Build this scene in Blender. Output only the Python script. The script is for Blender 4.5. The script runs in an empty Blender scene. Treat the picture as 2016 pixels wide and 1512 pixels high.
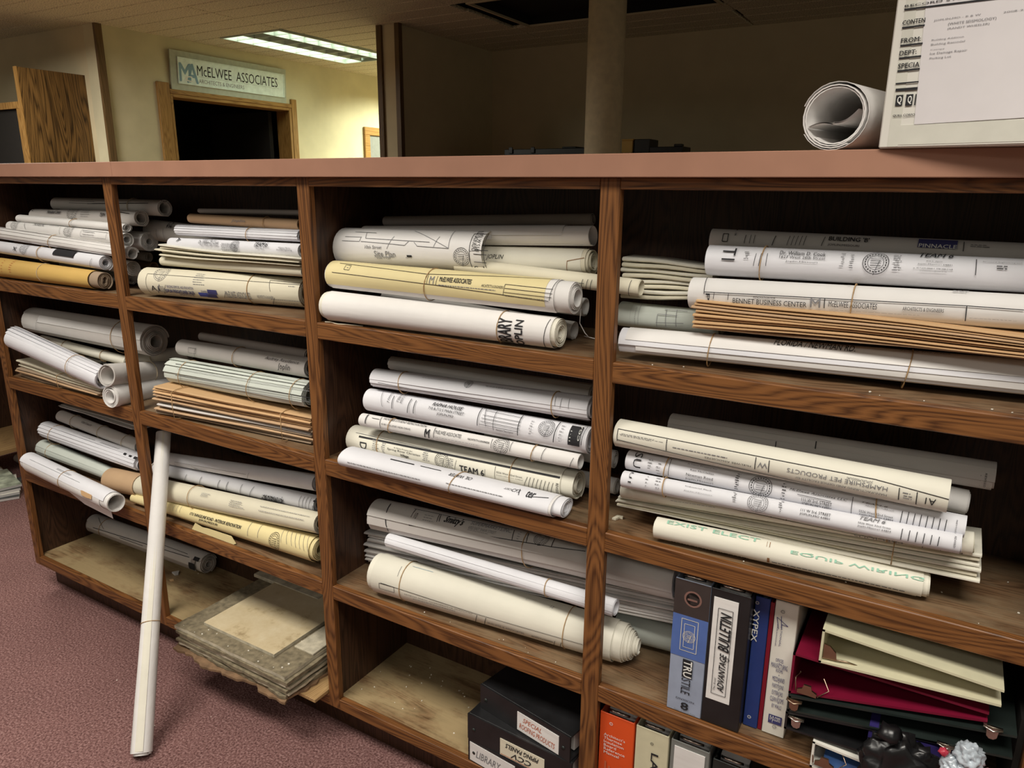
import bpy, bmesh, math, random
from mathutils import Vector, Matrix
import numpy as np
random.seed(7)
SC = bpy.context.scene
COL = SC.collection

# ------------------------------------------------------------ camera
cd = bpy.data.cameras.new('camera'); cam = bpy.data.objects.new('camera', cd); COL.objects.link(cam)
yaw, pitch, roll_ = 0.539868994, -0.260309243, 0.00882275
fw = Vector((-math.sin(yaw)*math.cos(pitch), math.cos(yaw)*math.cos(pitch), math.sin(pitch)))
rt = Vector((math.cos(yaw), math.sin(yaw), 0)); up = rt.cross(fw)
r2 = rt*math.cos(roll_)+up*math.sin(roll_); u2 = up*math.cos(roll_)-rt*math.sin(roll_)
cam.matrix_world = Matrix(((r2.x,u2.x,-fw.x,0.5220945),(r2.y,u2.y,-fw.y,-1.2300288),(r2.z,u2.z,-fw.z,1.4802063),(0,0,0,1)))
cd.sensor_fit = 'HORIZONTAL'; cd.sensor_width = 36.0; cd.lens = 1454.1875/2016*36
cd.clip_start = 0.02
SC.camera = cam

# ------------------------------------------------------------ world, lights, exposure
w = bpy.data.worlds.new('world'); SC.world = w; w.use_nodes = True
w.node_tree.nodes['Background'].inputs[0].default_value = (1.0, 0.9, 0.68, 1)
w.node_tree.nodes['Background'].inputs[1].default_value = 0.12
vs = SC.view_settings
vs.view_transform = 'Standard'; vs.look = 'None'; vs.gamma = 1.0; vs.use_curve_mapping = False
vs.exposure = 0.42
def area(name, loc, sx, sy, power, col=(1.0, .945, .85), spread=math.pi):
    l = bpy.data.lights.new(name, 'AREA'); l.shape = 'RECTANGLE'; l.size = sx; l.size_y = sy
    l.energy = power; l.color = col; l.spread = spread
    o = bpy.data.objects.new(name, l); COL.objects.link(o); o.location = loc
    return o
# ceiling troffers of the aisle in front of the shelves (behind and above the camera)
CUT = math.radians(135)   # parabolic louvers cut the light off near the horizontal
area('aisle_light', (-1.35, -1.0, 2.47), 1.2, .56, 25, spread=CUT)
area('aisle_light', (0.65, -1.0, 2.47), 1.2, .56, 21, spread=CUT)
area('aisle_light', (-4.1, .45, 2.47), .56, 1.2, 42, spread=math.radians(170))
for x in (-3.4, -.9, 1.4): area('rear_fill', (x, -2.6, 2.47), 1.2, .56, 9, spread=math.radians(165))  # unseen fill lamps, added behind the camera to raise the bounce light
# the lit troffer by the office door (its housing is modelled below)
for x in (-4.16, -3.75): area('office_light', (x, 3.27, 2.553), .15, 1.2, 3.2, (.90, 1.0, .84))
area('office_light', (-3.8, 4.9, 2.47), .56, 1.0, 56, (.95, 1.0, .80), spread=math.radians(150))  # unseen lamp behind the partition, added to brighten the sign wall

# ------------------------------------------------------------ materials
MATS = {}
def nodes(name):
    m = bpy.data.materials.new(name); m.use_nodes = True
    nt = m.node_tree; b = nt.nodes['Principled BSDF']
    return m, nt, b
def N(nt, t, **kw):
    n = nt.nodes.new(t)
    for k, v in kw.items():
        if k in n.inputs: n.inputs[k].default_value = v
        else: setattr(n, k, v)
    return n
def ramp(nt, stops):
    r = nt.nodes.new('ShaderNodeValToRGB')
    el = r.color_ramp.elements
    while len(el) < len(stops): el.new(.5)
    for e, (p, c) in zip(el, stops): e.position = p; e.color = (*c, 1)
    return r
def c3(h):  # sRGB 0-255 -> linear
    return tuple(((x/255)/12.92 if x/255 <= .04045 else ((x/255+.055)/1.055)**2.4) for x in h)
def mat(name, col, rough=.6, var=.08, scale=30, bump=0.0, bscale=120, metal=0, spec=.4, coat=0):
    if name in MATS: return MATS[name]
    m, nt, b = nodes(name)
    tc = N(nt, 'ShaderNodeTexCoord'); nz = N(nt, 'ShaderNodeTexNoise', Scale=scale, Detail=4.0)
    nt.links.new(tc.outputs['Object'], nz.inputs['Vector'])
    r = ramp(nt, [(.3, tuple(c*(1-var) for c in col)), (.7, tuple(min(1, c*(1+var)) for c in col))])
    nt.links.new(nz.outputs[0], r.inputs[0]); nt.links.new(r.outputs[0], b.inputs['Base Color'])
    b.inputs['Roughness'].default_value = rough; b.inputs['Metallic'].default_value = metal
    b.inputs['Specular IOR Level'].default_value = spec
    if coat: b.inputs['Coat Weight'].default_value = coat
    if bump:
        n2 = N(nt, 'ShaderNodeTexNoise', Scale=bscale, Detail=3.0); nt.links.new(tc.outputs['Object'], n2.inputs['Vector'])
        bp = N(nt, 'ShaderNodeBump', Strength=bump, Distance=.004); nt.links.new(n2.outputs[0], bp.inputs['Height']); nt.links.new(bp.outputs[0], b.inputs['Normal'])
    MATS[name] = m; return m
def paper(name, col, edge=.12):
    m, nt, b = nodes(name)
    tc = N(nt, 'ShaderNodeTexCoord'); oi = N(nt, 'ShaderNodeObjectInfo')
    nz = N(nt, 'ShaderNodeTexNoise', Scale=9.0, Detail=5.0); nt.links.new(tc.outputs['Object'], nz.inputs['Vector'])
    r = ramp(nt, [(.25, tuple(c*(1-edge) for c in col)), (.75, col)])
    nt.links.new(nz.outputs[0], r.inputs[0])
    hv = N(nt, 'ShaderNodeHueSaturation'); mr = N(nt, 'ShaderNodeMapRange'); mr.inputs['To Min'].default_value = .93; mr.inputs['To Max'].default_value = 1.03
    nt.links.new(oi.outputs['Random'], mr.inputs['Value']); nt.links.new(mr.outputs[0], hv.inputs['Value']); nt.links.new(r.outputs[0], hv.inputs['Color'])
    nt.links.new(hv.outputs[0], b.inputs['Base Color'])
    b.inputs['Roughness'].default_value = .62; b.inputs['Specular IOR Level'].default_value = .3
    mp = N(nt, 'ShaderNodeMapping'); mp.inputs['Scale'].default_value = (5, 40, 40); nt.links.new(tc.outputs['Object'], mp.inputs['Vector'])
    n2 = N(nt, 'ShaderNodeTexNoise', Scale=1.0, Detail=2.0); nt.links.new(mp.outputs[0], n2.inputs['Vector'])
    bp = N(nt, 'ShaderNodeBump', Strength=.2, Distance=.006); nt.links.new(n2.outputs[0], bp.inputs['Height']); nt.links.new(bp.outputs[0], b.inputs['Normal'])
    MATS[name] = m; return m
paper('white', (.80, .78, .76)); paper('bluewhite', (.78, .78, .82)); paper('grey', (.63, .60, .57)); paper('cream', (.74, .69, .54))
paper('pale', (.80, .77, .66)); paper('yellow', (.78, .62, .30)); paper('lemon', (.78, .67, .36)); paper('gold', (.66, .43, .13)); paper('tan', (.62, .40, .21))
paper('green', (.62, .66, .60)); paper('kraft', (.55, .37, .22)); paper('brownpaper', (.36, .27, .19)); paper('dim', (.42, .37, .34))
INK = {}
for k, c in dict(k=(.015,.015,.018), g=(.2,.2,.21), n=(.25,.12,.05), r=(.5,.12,.05), p=(.05,.05,.16), u=(.06,.08,.35), b=(.22,.36,.46), e=(.3,.55,.42), w=(.75,.75,.72), c=(.75,.71,.58)).items():
    INK[k] = mat('ink_'+k, c, .7, .05)
mat('rubber', (.42, .27, .13), .6); mat('string', (.55, .45, .3), .8)
mat('laminate', c3((164, 122, 101)), .5, .05, 14, spec=.3); mat('chrome', (.62, .58, .52), .25, .05, metal=1); mat('bronze', (.42, .31, .22), .35, .1, metal=1)
mat('black_vinyl', (.012, .012, .013), .38, .3, 20, spec=.5); mat('blackgreen', (.016, .022, .02), .3, .2, 20, spec=.5)
mat('columnpaint', (.80, .70, .48), .7); mat('wallpaint', (.60, .52, .34), .85, .04, 6, .08, 200); mat('wallgrain', (.58, .53, .36), .8, .10, 4, .08, 300)
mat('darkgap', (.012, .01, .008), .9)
mat('signplate', (.42, .45, .38), .6); mat('signface', (.74, .85, .82), .4)
mat('louver', (.50, .55, .48), .4, .02); mat('tileedge', (.30, .26, .18), .9)
def wood(name, axis, dark, light, scale=1.0, rough=.45, dust=0.0, dustcol=(.30,.22,.11)):
    if name in MATS: return MATS[name]
    m, nt, b = nodes(name)
    tc = N(nt, 'ShaderNodeTexCoord'); oi = N(nt, 'ShaderNodeObjectInfo')
    ml = N(nt, 'ShaderNodeVectorMath', operation='SCALE'); ml.inputs[0].default_value = (3.7, 5.1, 4.3); nt.links.new(oi.outputs['Random'], ml.inputs['Scale'])
    ad = N(nt, 'ShaderNodeVectorMath', operation='ADD'); nt.links.new(tc.outputs['Object'], ad.inputs[0]); nt.links.new(ml.outputs[0], ad.inputs[1])
    def mapped(along, across):
        mp = N(nt, 'ShaderNodeMapping'); s = [across*scale]*3; s['XYZ'.index(axis)] = along*scale
        mp.inputs['Scale'].default_value = s; nt.links.new(ad.outputs[0], mp.inputs['Vector']); return mp
    n1 = N(nt, 'ShaderNodeTexNoise', Scale=1.0, Detail=2.0, Distortion=.6); nt.links.new(mapped(.9, 9).outputs[0], n1.inputs['Vector'])
    m1 = N(nt, 'ShaderNodeMath', operation='MULTIPLY'); m1.inputs[1].default_value = 64.0; nt.links.new(n1.outputs[0], m1.inputs[0])
    s1 = N(nt, 'ShaderNodeMath', operation='PINGPONG'); s1.inputs[1].default_value = 1.0; nt.links.new(m1.outputs[0], s1.inputs[0])
    n2 = N(nt, 'ShaderNodeTexNoise', Scale=1.0, Detail=3.0); nt.links.new(mapped(9, 420).outputs[0], n2.inputs['Vector'])
    mx = N(nt, 'ShaderNodeMath', operation='MULTIPLY_ADD'); mx.inputs[1].default_value = .34; nt.links.new(s1.outputs[0], mx.inputs[0])
    m3 = N(nt, 'ShaderNodeMath', operation='MULTIPLY'); m3.inputs[1].default_value = .66; nt.links.new(n2.outputs[0], m3.inputs[0]); nt.links.new(m3.outputs[0], mx.inputs[2])
    mid = tuple((a+b_)/2 for a, b_ in zip(dark, light))
    r = ramp(nt, [(.30, dark), (.44, mid), (.62, light)]); nt.links.new(mx.outputs[0], r.inputs[0])
    last = r.outputs[0]
    if dust:
        n4 = N(nt, 'ShaderNodeTexNoise', Scale=1.0, Detail=6.0, Roughness=.65); nt.links.new(mapped(5, 11).outputs[0], n4.inputs['Vector'])
        rr = ramp(nt, [(.38+dust*.08, (1,1,1)), (.52+dust*.12, (0,0,0))]); nt.links.new(n4.outputs[0], rr.inputs[0])
        mm = N(nt, 'ShaderNodeMath', operation='MULTIPLY'); mm.inputs[1].default_value = .75; nt.links.new(rr.outputs[0], mm.inputs[0])
        mix = N(nt, 'ShaderNodeMix', data_type='RGBA'); nt.links.new(mm.outputs[0], mix.inputs['Factor']); nt.links.new(last, mix.inputs['A']); mix.inputs['B'].default_value = (*dustcol, 1)
        last = mix.outputs['Result']
    nt.links.new(last, b.inputs['Base Color'])
    b.inputs['Roughness'].default_value = rough; b.inputs['Specular IOR Level'].default_value = .35
    bp = N(nt, 'ShaderNodeBump', Strength=.15, Distance=.001); nt.links.new(mx.outputs[0], bp.inputs['Height']); nt.links.new(bp.outputs[0], b.inputs['Normal'])
    MATS[name] = m; return m
OD, OL = (.072, .027, .009), (.215, .088, .027)
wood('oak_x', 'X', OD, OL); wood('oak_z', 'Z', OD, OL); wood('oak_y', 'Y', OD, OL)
wood('shelf_top', 'X', (.085,.045,.022), (.20,.115,.06), dust=.35, dustcol=(.24,.17,.10)); wood('deck', 'X', (.12,.07,.032), (.26,.16,.08), dust=.95, dustcol=(.42,.32,.17))
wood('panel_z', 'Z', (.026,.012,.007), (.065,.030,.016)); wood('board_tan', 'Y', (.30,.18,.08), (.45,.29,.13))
wood('door_oak', 'Z', (.025,.012,.003), (.17,.09,.026), .55); wood('trim_oak', 'Z', (.20,.10,.025), (.36,.2,.06)); wood('trim_oak_y', 'Y', (.20,.10,.025), (.36,.2,.06)); wood('brown_trim', 'Z', (.09,.055,.02), (.15,.09,.04))
# carpet
m, nt, b = nodes('carpet'); MATS['carpet'] = m
tc = N(nt, 'ShaderNodeTexCoord'); a1 = N(nt, 'ShaderNodeTexNoise', Scale=170.0, Detail=3.0, Roughness=.7); a2 = N(nt, 'ShaderNodeTexNoise', Scale=5.0, Detail=3.0)
for q in (a1, a2): nt.links.new(tc.outputs['Object'], q.inputs['Vector'])
r = ramp(nt, [(.32, (.075, .033, .032)), (.5, (.20, .102, .094)), (.70, (.40, .245, .23))]); nt.links.new(a1.outputs[0], r.inputs[0])
mr = N(nt, 'ShaderNodeMapRange'); mr.inputs['To Min'].default_value = .82; mr.inputs['To Max'].default_value = 1.15; nt.links.new(a2.outputs[0], mr.inputs['Value'])
hv = N(nt, 'ShaderNodeHueSaturation'); nt.links.new(mr.outputs[0], hv.inputs['Value']); nt.links.new(r.outputs[0], hv.inputs['Color']); nt.links.new(hv.outputs[0], b.inputs['Base Color'])
b.inputs['Roughness'].default_value = .95; b.inputs['Specular IOR Level'].default_value = .1
bp = N(nt, 'ShaderNodeBump', Strength=.8, Distance=.006); nt.links.new(a1.outputs[0], bp.inputs['Height']); nt.links.new(bp.outputs[0], b.inputs['Normal'])
# acoustic ceiling tile
m, nt, b = nodes('acoustic'); MATS['acoustic'] = m
tc = N(nt, 'ShaderNodeTexCoord'); a1 = N(nt, 'ShaderNodeTexNoise', Scale=130.0, Detail=3.0); nt.links.new(tc.outputs['Object'], a1.inputs['Vector'])
r = ramp(nt, [(.36, (.34, .31, .21)), (.5, (.72, .66, .47)), (.7, (.80, .74, .55))]); nt.links.new(a1.outputs[0], r.inputs[0]); nt.links.new(r.outputs[0], b.inputs['Base Color']); b.inputs['Roughness'].default_value = .95
# stone-look floor tile
m, nt, b = nodes('tile_face'); MATS['tile_face'] = m
tc = N(nt, 'ShaderNodeTexCoord'); a1 = N(nt, 'ShaderNodeTexNoise', Scale=14.0, Detail=7.0, Roughness=.72); nt.links.new(tc.outputs['Object'], a1.inputs['Vector'])
r = ramp(nt, [(.28, (.36, .27, .15)), (.42, (.58, .47, .29)), (.62, (.64, .54, .36)), (.75, (.70, .61, .45))]); nt.links.new(a1.outputs[0], r.inputs[0]); nt.links.new(r.outputs[0], b.inputs['Base Color']); b.inputs['Roughness'].default_value = .45
mat('tile_back', (.20, .165, .105), .9, .35, 60, .3, 90); mat('tile_pale', (.50, .45, .34), .9, .25, 40, .12, 90); mat('tile_brown', (.20, .12, .065), .9, .3, 40, .3, 90)
mat('speck', (.8, .76, .66), .9); mat('plaster', (.55, .50, .40), .9)

# ------------------------------------------------------------ mesh helpers
class MB:
    def __init__(s): s.v = []; s.f = []; s.sm = []; s.mi = []
    def add(s, vs, fs, smooth=False, mi=0):
        o = len(s.v); s.v += [tuple(q) for q in vs]
        for f in fs: s.f.append(tuple(o+i for i in f)); s.sm.append(smooth); s.mi.append(mi)
    def box(s, x0, x1, y0, y1, z0, z1, b=0.0, M=None, mi=0):
        if b <= 0 or min(x1-x0, y1-y0, z1-z0) <= 2.2*b:
            vs = [(x, y, z) for z in (z0, z1) for y in (y0, y1) for x in (x0, x1)]
            fs = [(0,2,3,1),(4,5,7,6),(0,1,5,4),(2,6,7,3),(0,4,6,2),(1,3,7,5)]
        else:  # chamfered box
            vs = []; idx = {}
            for ix, X in enumerate((x0, x1)):
                for iy, Y in enumerate((y0, y1)):
                    for iz, Z in enumerate((z0, z1)):
                        sx, sy, sz = (1-2*ix)*b, (1-2*iy)*b, (1-2*iz)*b
                        for a, p in enumerate(((X, Y+sy, Z+sz), (X+sx, Y, Z+sz), (X+sx, Y+sy, Z))):
                            idx[ix,iy,iz,a] = len(vs); vs.append(p)
            fs = []
            for i in (0,1):
                q = [(i,0,0),(i,1,0),(i,1,1),(i,0,1)]; fs.append(tuple(idx[(*k,0)] for k in (q if i else q[::-1])))
                q = [(0,i,0),(1,i,0),(1,i,1),(0,i,1)]; fs.append(tuple(idx[(*k,1)] for k in (q[::-1] if i else q)))
                q = [(0,0,i),(1,0,i),(1,1,i),(0,1,i)]; fs.append(tuple(idx[(*k,2)] for k in (q if i else q[::-1])))
            for i in (0,1):
                for j in (0,1):
                    fs.append((idx[i,j,0,0],idx[i,j,1,0],idx[i,j,1,1],idx[i,j,0,1]))
                    fs.append((idx[i,0,j,0],idx[i,1,j,0],idx[i,1,j,2],idx[i,0,j,2]))
                    fs.append((idx[0,i,j,1],idx[1,i,j,1],idx[1,i,j,2],idx[0,i,j,2]))
                    for k in (0,1): pass
            for i in (0,1):
                for j in (0,1):
                    for k in (0,1): fs.append((idx[i,j,k,0],idx[i,j,k,1],idx[i,j,k,2]))
        if M is not None: vs = [tuple(M @ Vector(q)) for q in vs]
        s.add(vs, fs, False, mi)
    def prism(s, poly, z0, z1, M=None, mi=0):
        n = len(poly); vs = [(x, y, z0) for x, y in poly]+[(x, y, z1) for x, y in poly]
        fs = [tuple(range(n-1, -1, -1)), tuple(range(n, 2*n))]+[(i, (i+1) % n, n+(i+1) % n, n+i) for i in range(n)]
        if M is not None: vs = [tuple(M @ Vector(q)) for q in vs]
        s.add(vs, fs, False, mi)
    def tube(s, pts, r, n=6, closed=False, mi=0):
        pts = [Vector(p) for p in pts]; m = len(pts); vs = []; fs = []
        for i, p in enumerate(pts):
            t = (pts[(i+1) % m]-pts[i-1]) if closed or 0 < i < m-1 else (pts[1]-pts[0] if i == 0 else pts[-1]-pts[-2])
            t.normalize(); a = t.cross(Vector((0,0,1)) if abs(t.z) < .9 else Vector((1,0,0))).normalized(); bb = t.cross(a)
            rr = r[i] if isinstance(r, (list, tuple)) else r
            vs += [p+rr*(math.cos(k*2*math.pi/n)*a+math.sin(k*2*math.pi/n)*bb) for k in range(n)]
        for i in range(m if closed else m-1):
            j = (i+1) % m
            fs += [(i*n+k, i*n+(k+1) % n, j*n+(k+1) % n, j*n+k) for k in range(n)]
        if not closed: fs += [tuple(range(n-1, -1, -1)), tuple((m-1)*n+k for k in range(n))]
        s.add(vs, fs, True, mi)
    def cyl(s, c0, c1, r0, r1, n=24, mi=0):
        s.tube([c0, c1], [r0, r1], n, mi=mi)
    def build(s, name, m, parent=None, fix=True):
        me = bpy.data.meshes.new(name); off = parent.location if parent else Vector((0,0,0))
        if parent and parent.parent: off = off+parent.parent.location
        if parent is not None and parent.get('_abs') is not None: off = Vector(parent['_abs'])
        me.from_pydata([(x-off[0], y-off[1], z-off[2]) for x, y, z in s.v], [], s.f)
        me.polygons.foreach_set('use_smooth', s.sm)
        ms = m if isinstance(m, (list, tuple)) else [m]
        for q in ms: me.materials.append(MATS[q] if isinstance(q, str) else q)
        if len(ms) > 1: me.polygons.foreach_set('material_index', s.mi)
        if fix:
            bm = bmesh.new(); bm.from_mesh(me); bmesh.ops.recalc_face_normals(bm, faces=bm.faces); bm.to_mesh(me); bm.free()
        me.update()
        o = bpy.data.objects.new(name, me); COL.objects.link(o)
        if parent: o.parent = parent
        return o
def tag(o, label, cat, group=None):
    o['label'] = label; o['category'] = cat
    if group: o['group'] = group
    return o
def thing(name, loc, label, cat, group=None):
    o = bpy.data.objects.new(name, None); COL.objects.link(o); o.location = loc; o.empty_display_size = .05
    return tag(o, label, cat, group)
def struct(o): o['kind'] = 'structure'; return o
def bx(name, m, *a, parent=None, b=0.0, M=None):
    q = MB(); q.box(*a, b=b, M=M); return q.build(name, m, parent)

# ------------------------------------------------------------ measured data: rolls (axis ends, end radii, width/height ratio), stacks, print layouts
R={
'A1':((-2.0792, 0.155, 1.4129),(-1.5042, 0.155, 1.4118),0.0228,0.0254,1.00),
'A2':((-2.1346, 0.11, 1.3747),(-1.5541, 0.11, 1.3826),0.0237,0.0246,1.00),
'A3':((-2.183, 0.085, 1.3658),(-1.5902, 0.085, 1.3546),0.0136,0.0127,1.50),
'A4':((-2.2192, 0.07, 1.3387),(-1.5732, 0.07, 1.3224),0.0187,0.0208,1.00),
'A5':((-2.2576, 0.05, 1.3147),(-1.5199, 0.05, 1.2854),0.0222,0.0197,1.00),
'A6':((-2.2555, 0.042, 1.2698),(-1.6494, 0.042, 1.2525),0.0222,0.0234,1.00),
'A7':((-2.2454, 0.0303, 1.2052),(-1.6504, 0.0325, 1.2007),0.0317,0.0272,1.00),
'A8':((-1.628, 0.19, 1.3429),(-0.9974, 0.19, 1.3135),0.0345,0.0339,1.00),
'K':((-2.0721, 0.15, 1.3138),(-1.5892, 0.15, 1.3114),0.0289,0.0300,1.00),
'A9':((-2.1115, 0.2, 1.2755),(-1.6775, 0.2, 1.2573),0.0158,0.0161,1.00),
'A10':((-1.9967, 0.085, 1.2583),(-1.5847, 0.085, 1.2363),0.0231,0.0242,1.00),
'A11':((-2.1155, 0.16, 1.2211),(-1.6544, 0.16, 1.1987),0.0226,0.0270,0.60),
'A12':((-2.1851, 0.1757, 1.1895),(-1.6959, 0.1447, 1.1878),0.0160,0.0143,1.00),
'A13':((-2.161, 0.24, 1.239),(-1.7182, 0.24, 1.2195),0.0180,0.0181,1.00),
'B1':((-1.3544, 0.16, 1.4079),(-0.9492, 0.16, 1.412),0.0072,0.0085,1.00),
'B2':((-1.3274, 0.11, 1.3889),(-0.899, 0.11, 1.3848),0.0141,0.0152,1.00),
'B3':((-1.3707, 0.1, 1.3532),(-0.8876, 0.1, 1.3559),0.0178,0.0183,1.00),
'B4':((-1.3945, 0.09, 1.3175),(-0.8782, 0.09, 1.3234),0.0187,0.0189,1.00),
'B5':((-1.4407, 0.09, 1.2665),(-0.874, 0.09, 1.2723),0.0146,0.0146,1.00),
'B6':((-1.4585, 0.0537, 1.2121),(-0.9104, 0.1302, 1.2116),0.0386,0.0381,1.00),
'C1':((-0.7524, 0.115, 1.3352),(-0.3348, 0.115, 1.3455),0.0479,0.0455,1.00),
'C2':((-0.7042, 0.13, 1.3665),(-0.1082, 0.13, 1.3888),0.0219,0.0211,1.00),
'C3':((-0.7112, 0.135, 1.3214),(-0.1062, 0.135, 1.3367),0.0282,0.0265,1.00),
'C4':((-0.4136, 0.095, 1.3156),(0.0101, 0.095, 1.2978),0.0166,0.0168,1.00),
'C5':((-0.7319, 0.05, 1.2779),(-0.1072, 0.05, 1.2743),0.0334,0.0343,1.00),
'C6':((-0.7369, 0.0282, 1.2082),(-0.1296, 0.0418, 1.2044),0.0347,0.0309,1.00),
'C7':((-0.6809, 0.17, 1.2464),(-0.1394, 0.17, 1.2379),0.0213,0.0203,1.00),
'C8':((-0.6652, 0.15, 1.2175),(-0.154, 0.15, 1.1897),0.0211,0.0203,1.00),
'C9':((-0.7166, 0.22, 1.3952),(-0.1512, 0.22, 1.4163),0.0139,0.0139,1.00),
'D1':((0.1223, 0.155, 1.3874),(0.6334, 0.155, 1.3806),0.0236,0.0254,1.00),
'D2':((0.1372, 0.1, 1.3561),(0.6329, 0.1, 1.3598),0.0292,0.0267,1.00),
'D3':((0.1177, 0.075, 1.299),(0.6392, 0.075, 1.3099),0.0302,0.0279,1.00),
'D5':((-0.0021, 0.0494, 1.2013),(0.6579, 0.1029, 1.2047),0.0278,0.0312,1.00),
'D7':((-0.0505, 0.15, 1.235),(0.1533, 0.15, 1.2328),0.0277,0.0277,1.00),
'E1':((-2.248, 0.11, 1.0113),(-1.5894, 0.13, 1.006),0.0466,0.0529,1.00),
'E2':((-2.2138, 0.02, 0.9681),(-1.7024, 0.02, 0.8948),0.0400,0.0362,1.00),
'E3':((-2.2336, 0.12, 0.9437),(-1.7302, 0.12, 0.9266),0.0163,0.0180,1.00),
'E4':((-2.2732, 0.16, 0.8834),(-1.9559, 0.16, 0.8755),0.0185,0.0209,1.00),
'E5':((-1.6178, -0.02, 0.9264),(-1.6714, 0.26, 0.8769),0.0349,0.0341,1.00),
'E6':((-1.6145, -0.02, 0.8606),(-1.6408, 0.2, 0.8402),0.0359,0.0333,1.00),
'E7':((-1.8318, 0.2, 0.9085),(-1.6266, 0.27, 0.9416),0.0258,0.0236,1.00),
'F1':((-1.3953, 0.155, 1.0408),(-0.9474, 0.155, 1.037),0.0137,0.0178,1.00),
'F2':((-1.4166, 0.105, 1.0131),(-0.8899, 0.105, 1.0196),0.0256,0.0291,1.00),
'F3':((-1.4218, 0.075, 0.9441),(-0.8609, 0.075, 0.9555),0.0421,0.0393,1.00),
'G2':((-2.1974, 0.125, 0.663),(-1.7312, 0.125, 0.6355),0.0222,0.0228,1.00),
'G3':((-2.2446, 0.09, 0.608),(-1.6744, 0.09, 0.5956),0.0352,0.0332,1.00),
'G4':((-2.2883, 0.088, 0.5375),(-1.8394, 0.088, 0.5216),0.0300,0.0225,1.00),
'G5':((-2.222, 0.006, 0.5215),(-1.6256, -0.04, 0.52),0.0326,0.0316,1.00),
'H1':((-1.5986, 0.115, 0.6258),(-0.9011, 0.115, 0.6923),0.0205,0.0251,1.00),
'H2':((-1.6394, 0.112, 0.5832),(-0.8992, 0.112, 0.6306),0.0216,0.0252,1.00),
'H3':((-1.7986, 0.06, 0.5254),(-0.8412, 0.06, 0.6085),0.0382,0.0312,1.00),
'H4':((-1.6532, 0.036, 0.5024),(-0.8431, 0.056, 0.5337),0.0147,0.0362,1.00),
'J1':((-2.2763, 0.2255, 0.1778),(-1.6118, 0.2468, 0.1792),0.0373,0.0387,1.00),
'K1':((-0.6445, 0.14, 1.0567),(-0.1019, 0.14, 1.0612),0.0188,0.0224,1.00),
'K2':((-0.6397, 0.075, 1.0339),(-0.071, 0.075, 1.0494),0.0244,0.0266,1.00),
'K3':((-0.6575, 0.07, 0.979),(-0.0684, 0.07, 0.9844),0.0296,0.0309,1.00),
'K4':((-0.6665, 0.05, 0.9324),(-0.0823, 0.05, 0.943),0.0166,0.0165,1.00),
'K5':((-0.7276, 0.085, 0.864),(-0.1005, 0.085, 0.8756),0.0334,0.0331,1.00),
'K6':((-0.6846, 0.014, 0.8459),(-0.0945, 0.016, 0.8515),0.0222,0.0206,1.70),
'L1':((0.006, 0.034, 1.0255),(0.5578, 0.034, 1.022),0.0274,0.0268,1.00),
'L2':((0.0801, 0.12, 1.0292),(0.6176, 0.12, 1.0367),0.0250,0.0253,1.00),
'L9':((0.1638, 0.11, 1.0039),(0.5874, 0.11, 0.9892),0.0243,0.0224,1.00),
'L3':((0.0242, 0.045, 0.9706),(0.5852, 0.045, 0.9728),0.0207,0.0191,1.00),
'L4':((0.0249, 0.022, 0.9385),(0.5843, 0.022, 0.952),0.0176,0.0165,1.00),
'L6':((0.0935, 0.0286, 0.852),(0.5517, 0.0581, 0.854),0.0205,0.0225,1.00),
'M1':((-0.6753, 0.1, 0.6602),(0.1222, 0.1, 0.7096),0.0420,0.0402,1.00),
'M3':((-0.6076, 0.062, 0.6228),(0.0055, 0.062, 0.6311),0.0172,0.0191,1.00),
'M4':((-0.6372, 0.0488, 0.5326),(0.0197, 0.1011, 0.5285),0.0491,0.0450,1.00),
'M5':((-0.0346, 0.1763, 0.5172),(0.1039, 0.1927, 0.5172),0.0337,0.0337,1.00),
'L5t':((0.0088, 0.06, 0.8991),(0.6019, 0.06, 0.942),0.0152,0.0185,1.00),
'K7':((-0.3832, 0.17, 0.9185),(-0.0548, 0.17, 0.9145),0.0205,0.0219,1.00),
'K8':((-0.3768, 0.16, 0.8588),(-0.0453, 0.16, 0.8578),0.0206,0.0197,1.00),
}
ST={
'B7':((-1.4268, 0.07, 1.2846),(-0.8551, 0.07, 1.2889),0.0329,0.0198),
'D4':((0.1314, 0.04, 1.24),(0.6471, 0.04, 1.2455),0.0546,0.0361),
'D6':((-0.0416, 0.125, 1.2696),(0.1329, 0.125, 1.2803),0.0850,0.0650),
'E8':((-2.2275, 0.0187, 0.8302),(-1.7183, 0.0125, 0.8302),0.0605,0.0358),
'F4':((-1.4287, 0.0013, 0.8302),(-0.8457, 0.0498, 0.8302),0.0853,0.0781),
'L5':((-0.0014, 0.052, 0.8646),(0.6177, 0.052, 0.8809),0.0217,0.0505),
'M2':((-0.7516, 0.13, 0.4881),(0.1202, 0.13, 0.5906),0.0903,0.0704),
'G1':((-2.2051, 0.125, 0.6964),(-1.7436, 0.125, 0.6849),0.0120,0.0174),
}
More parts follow.
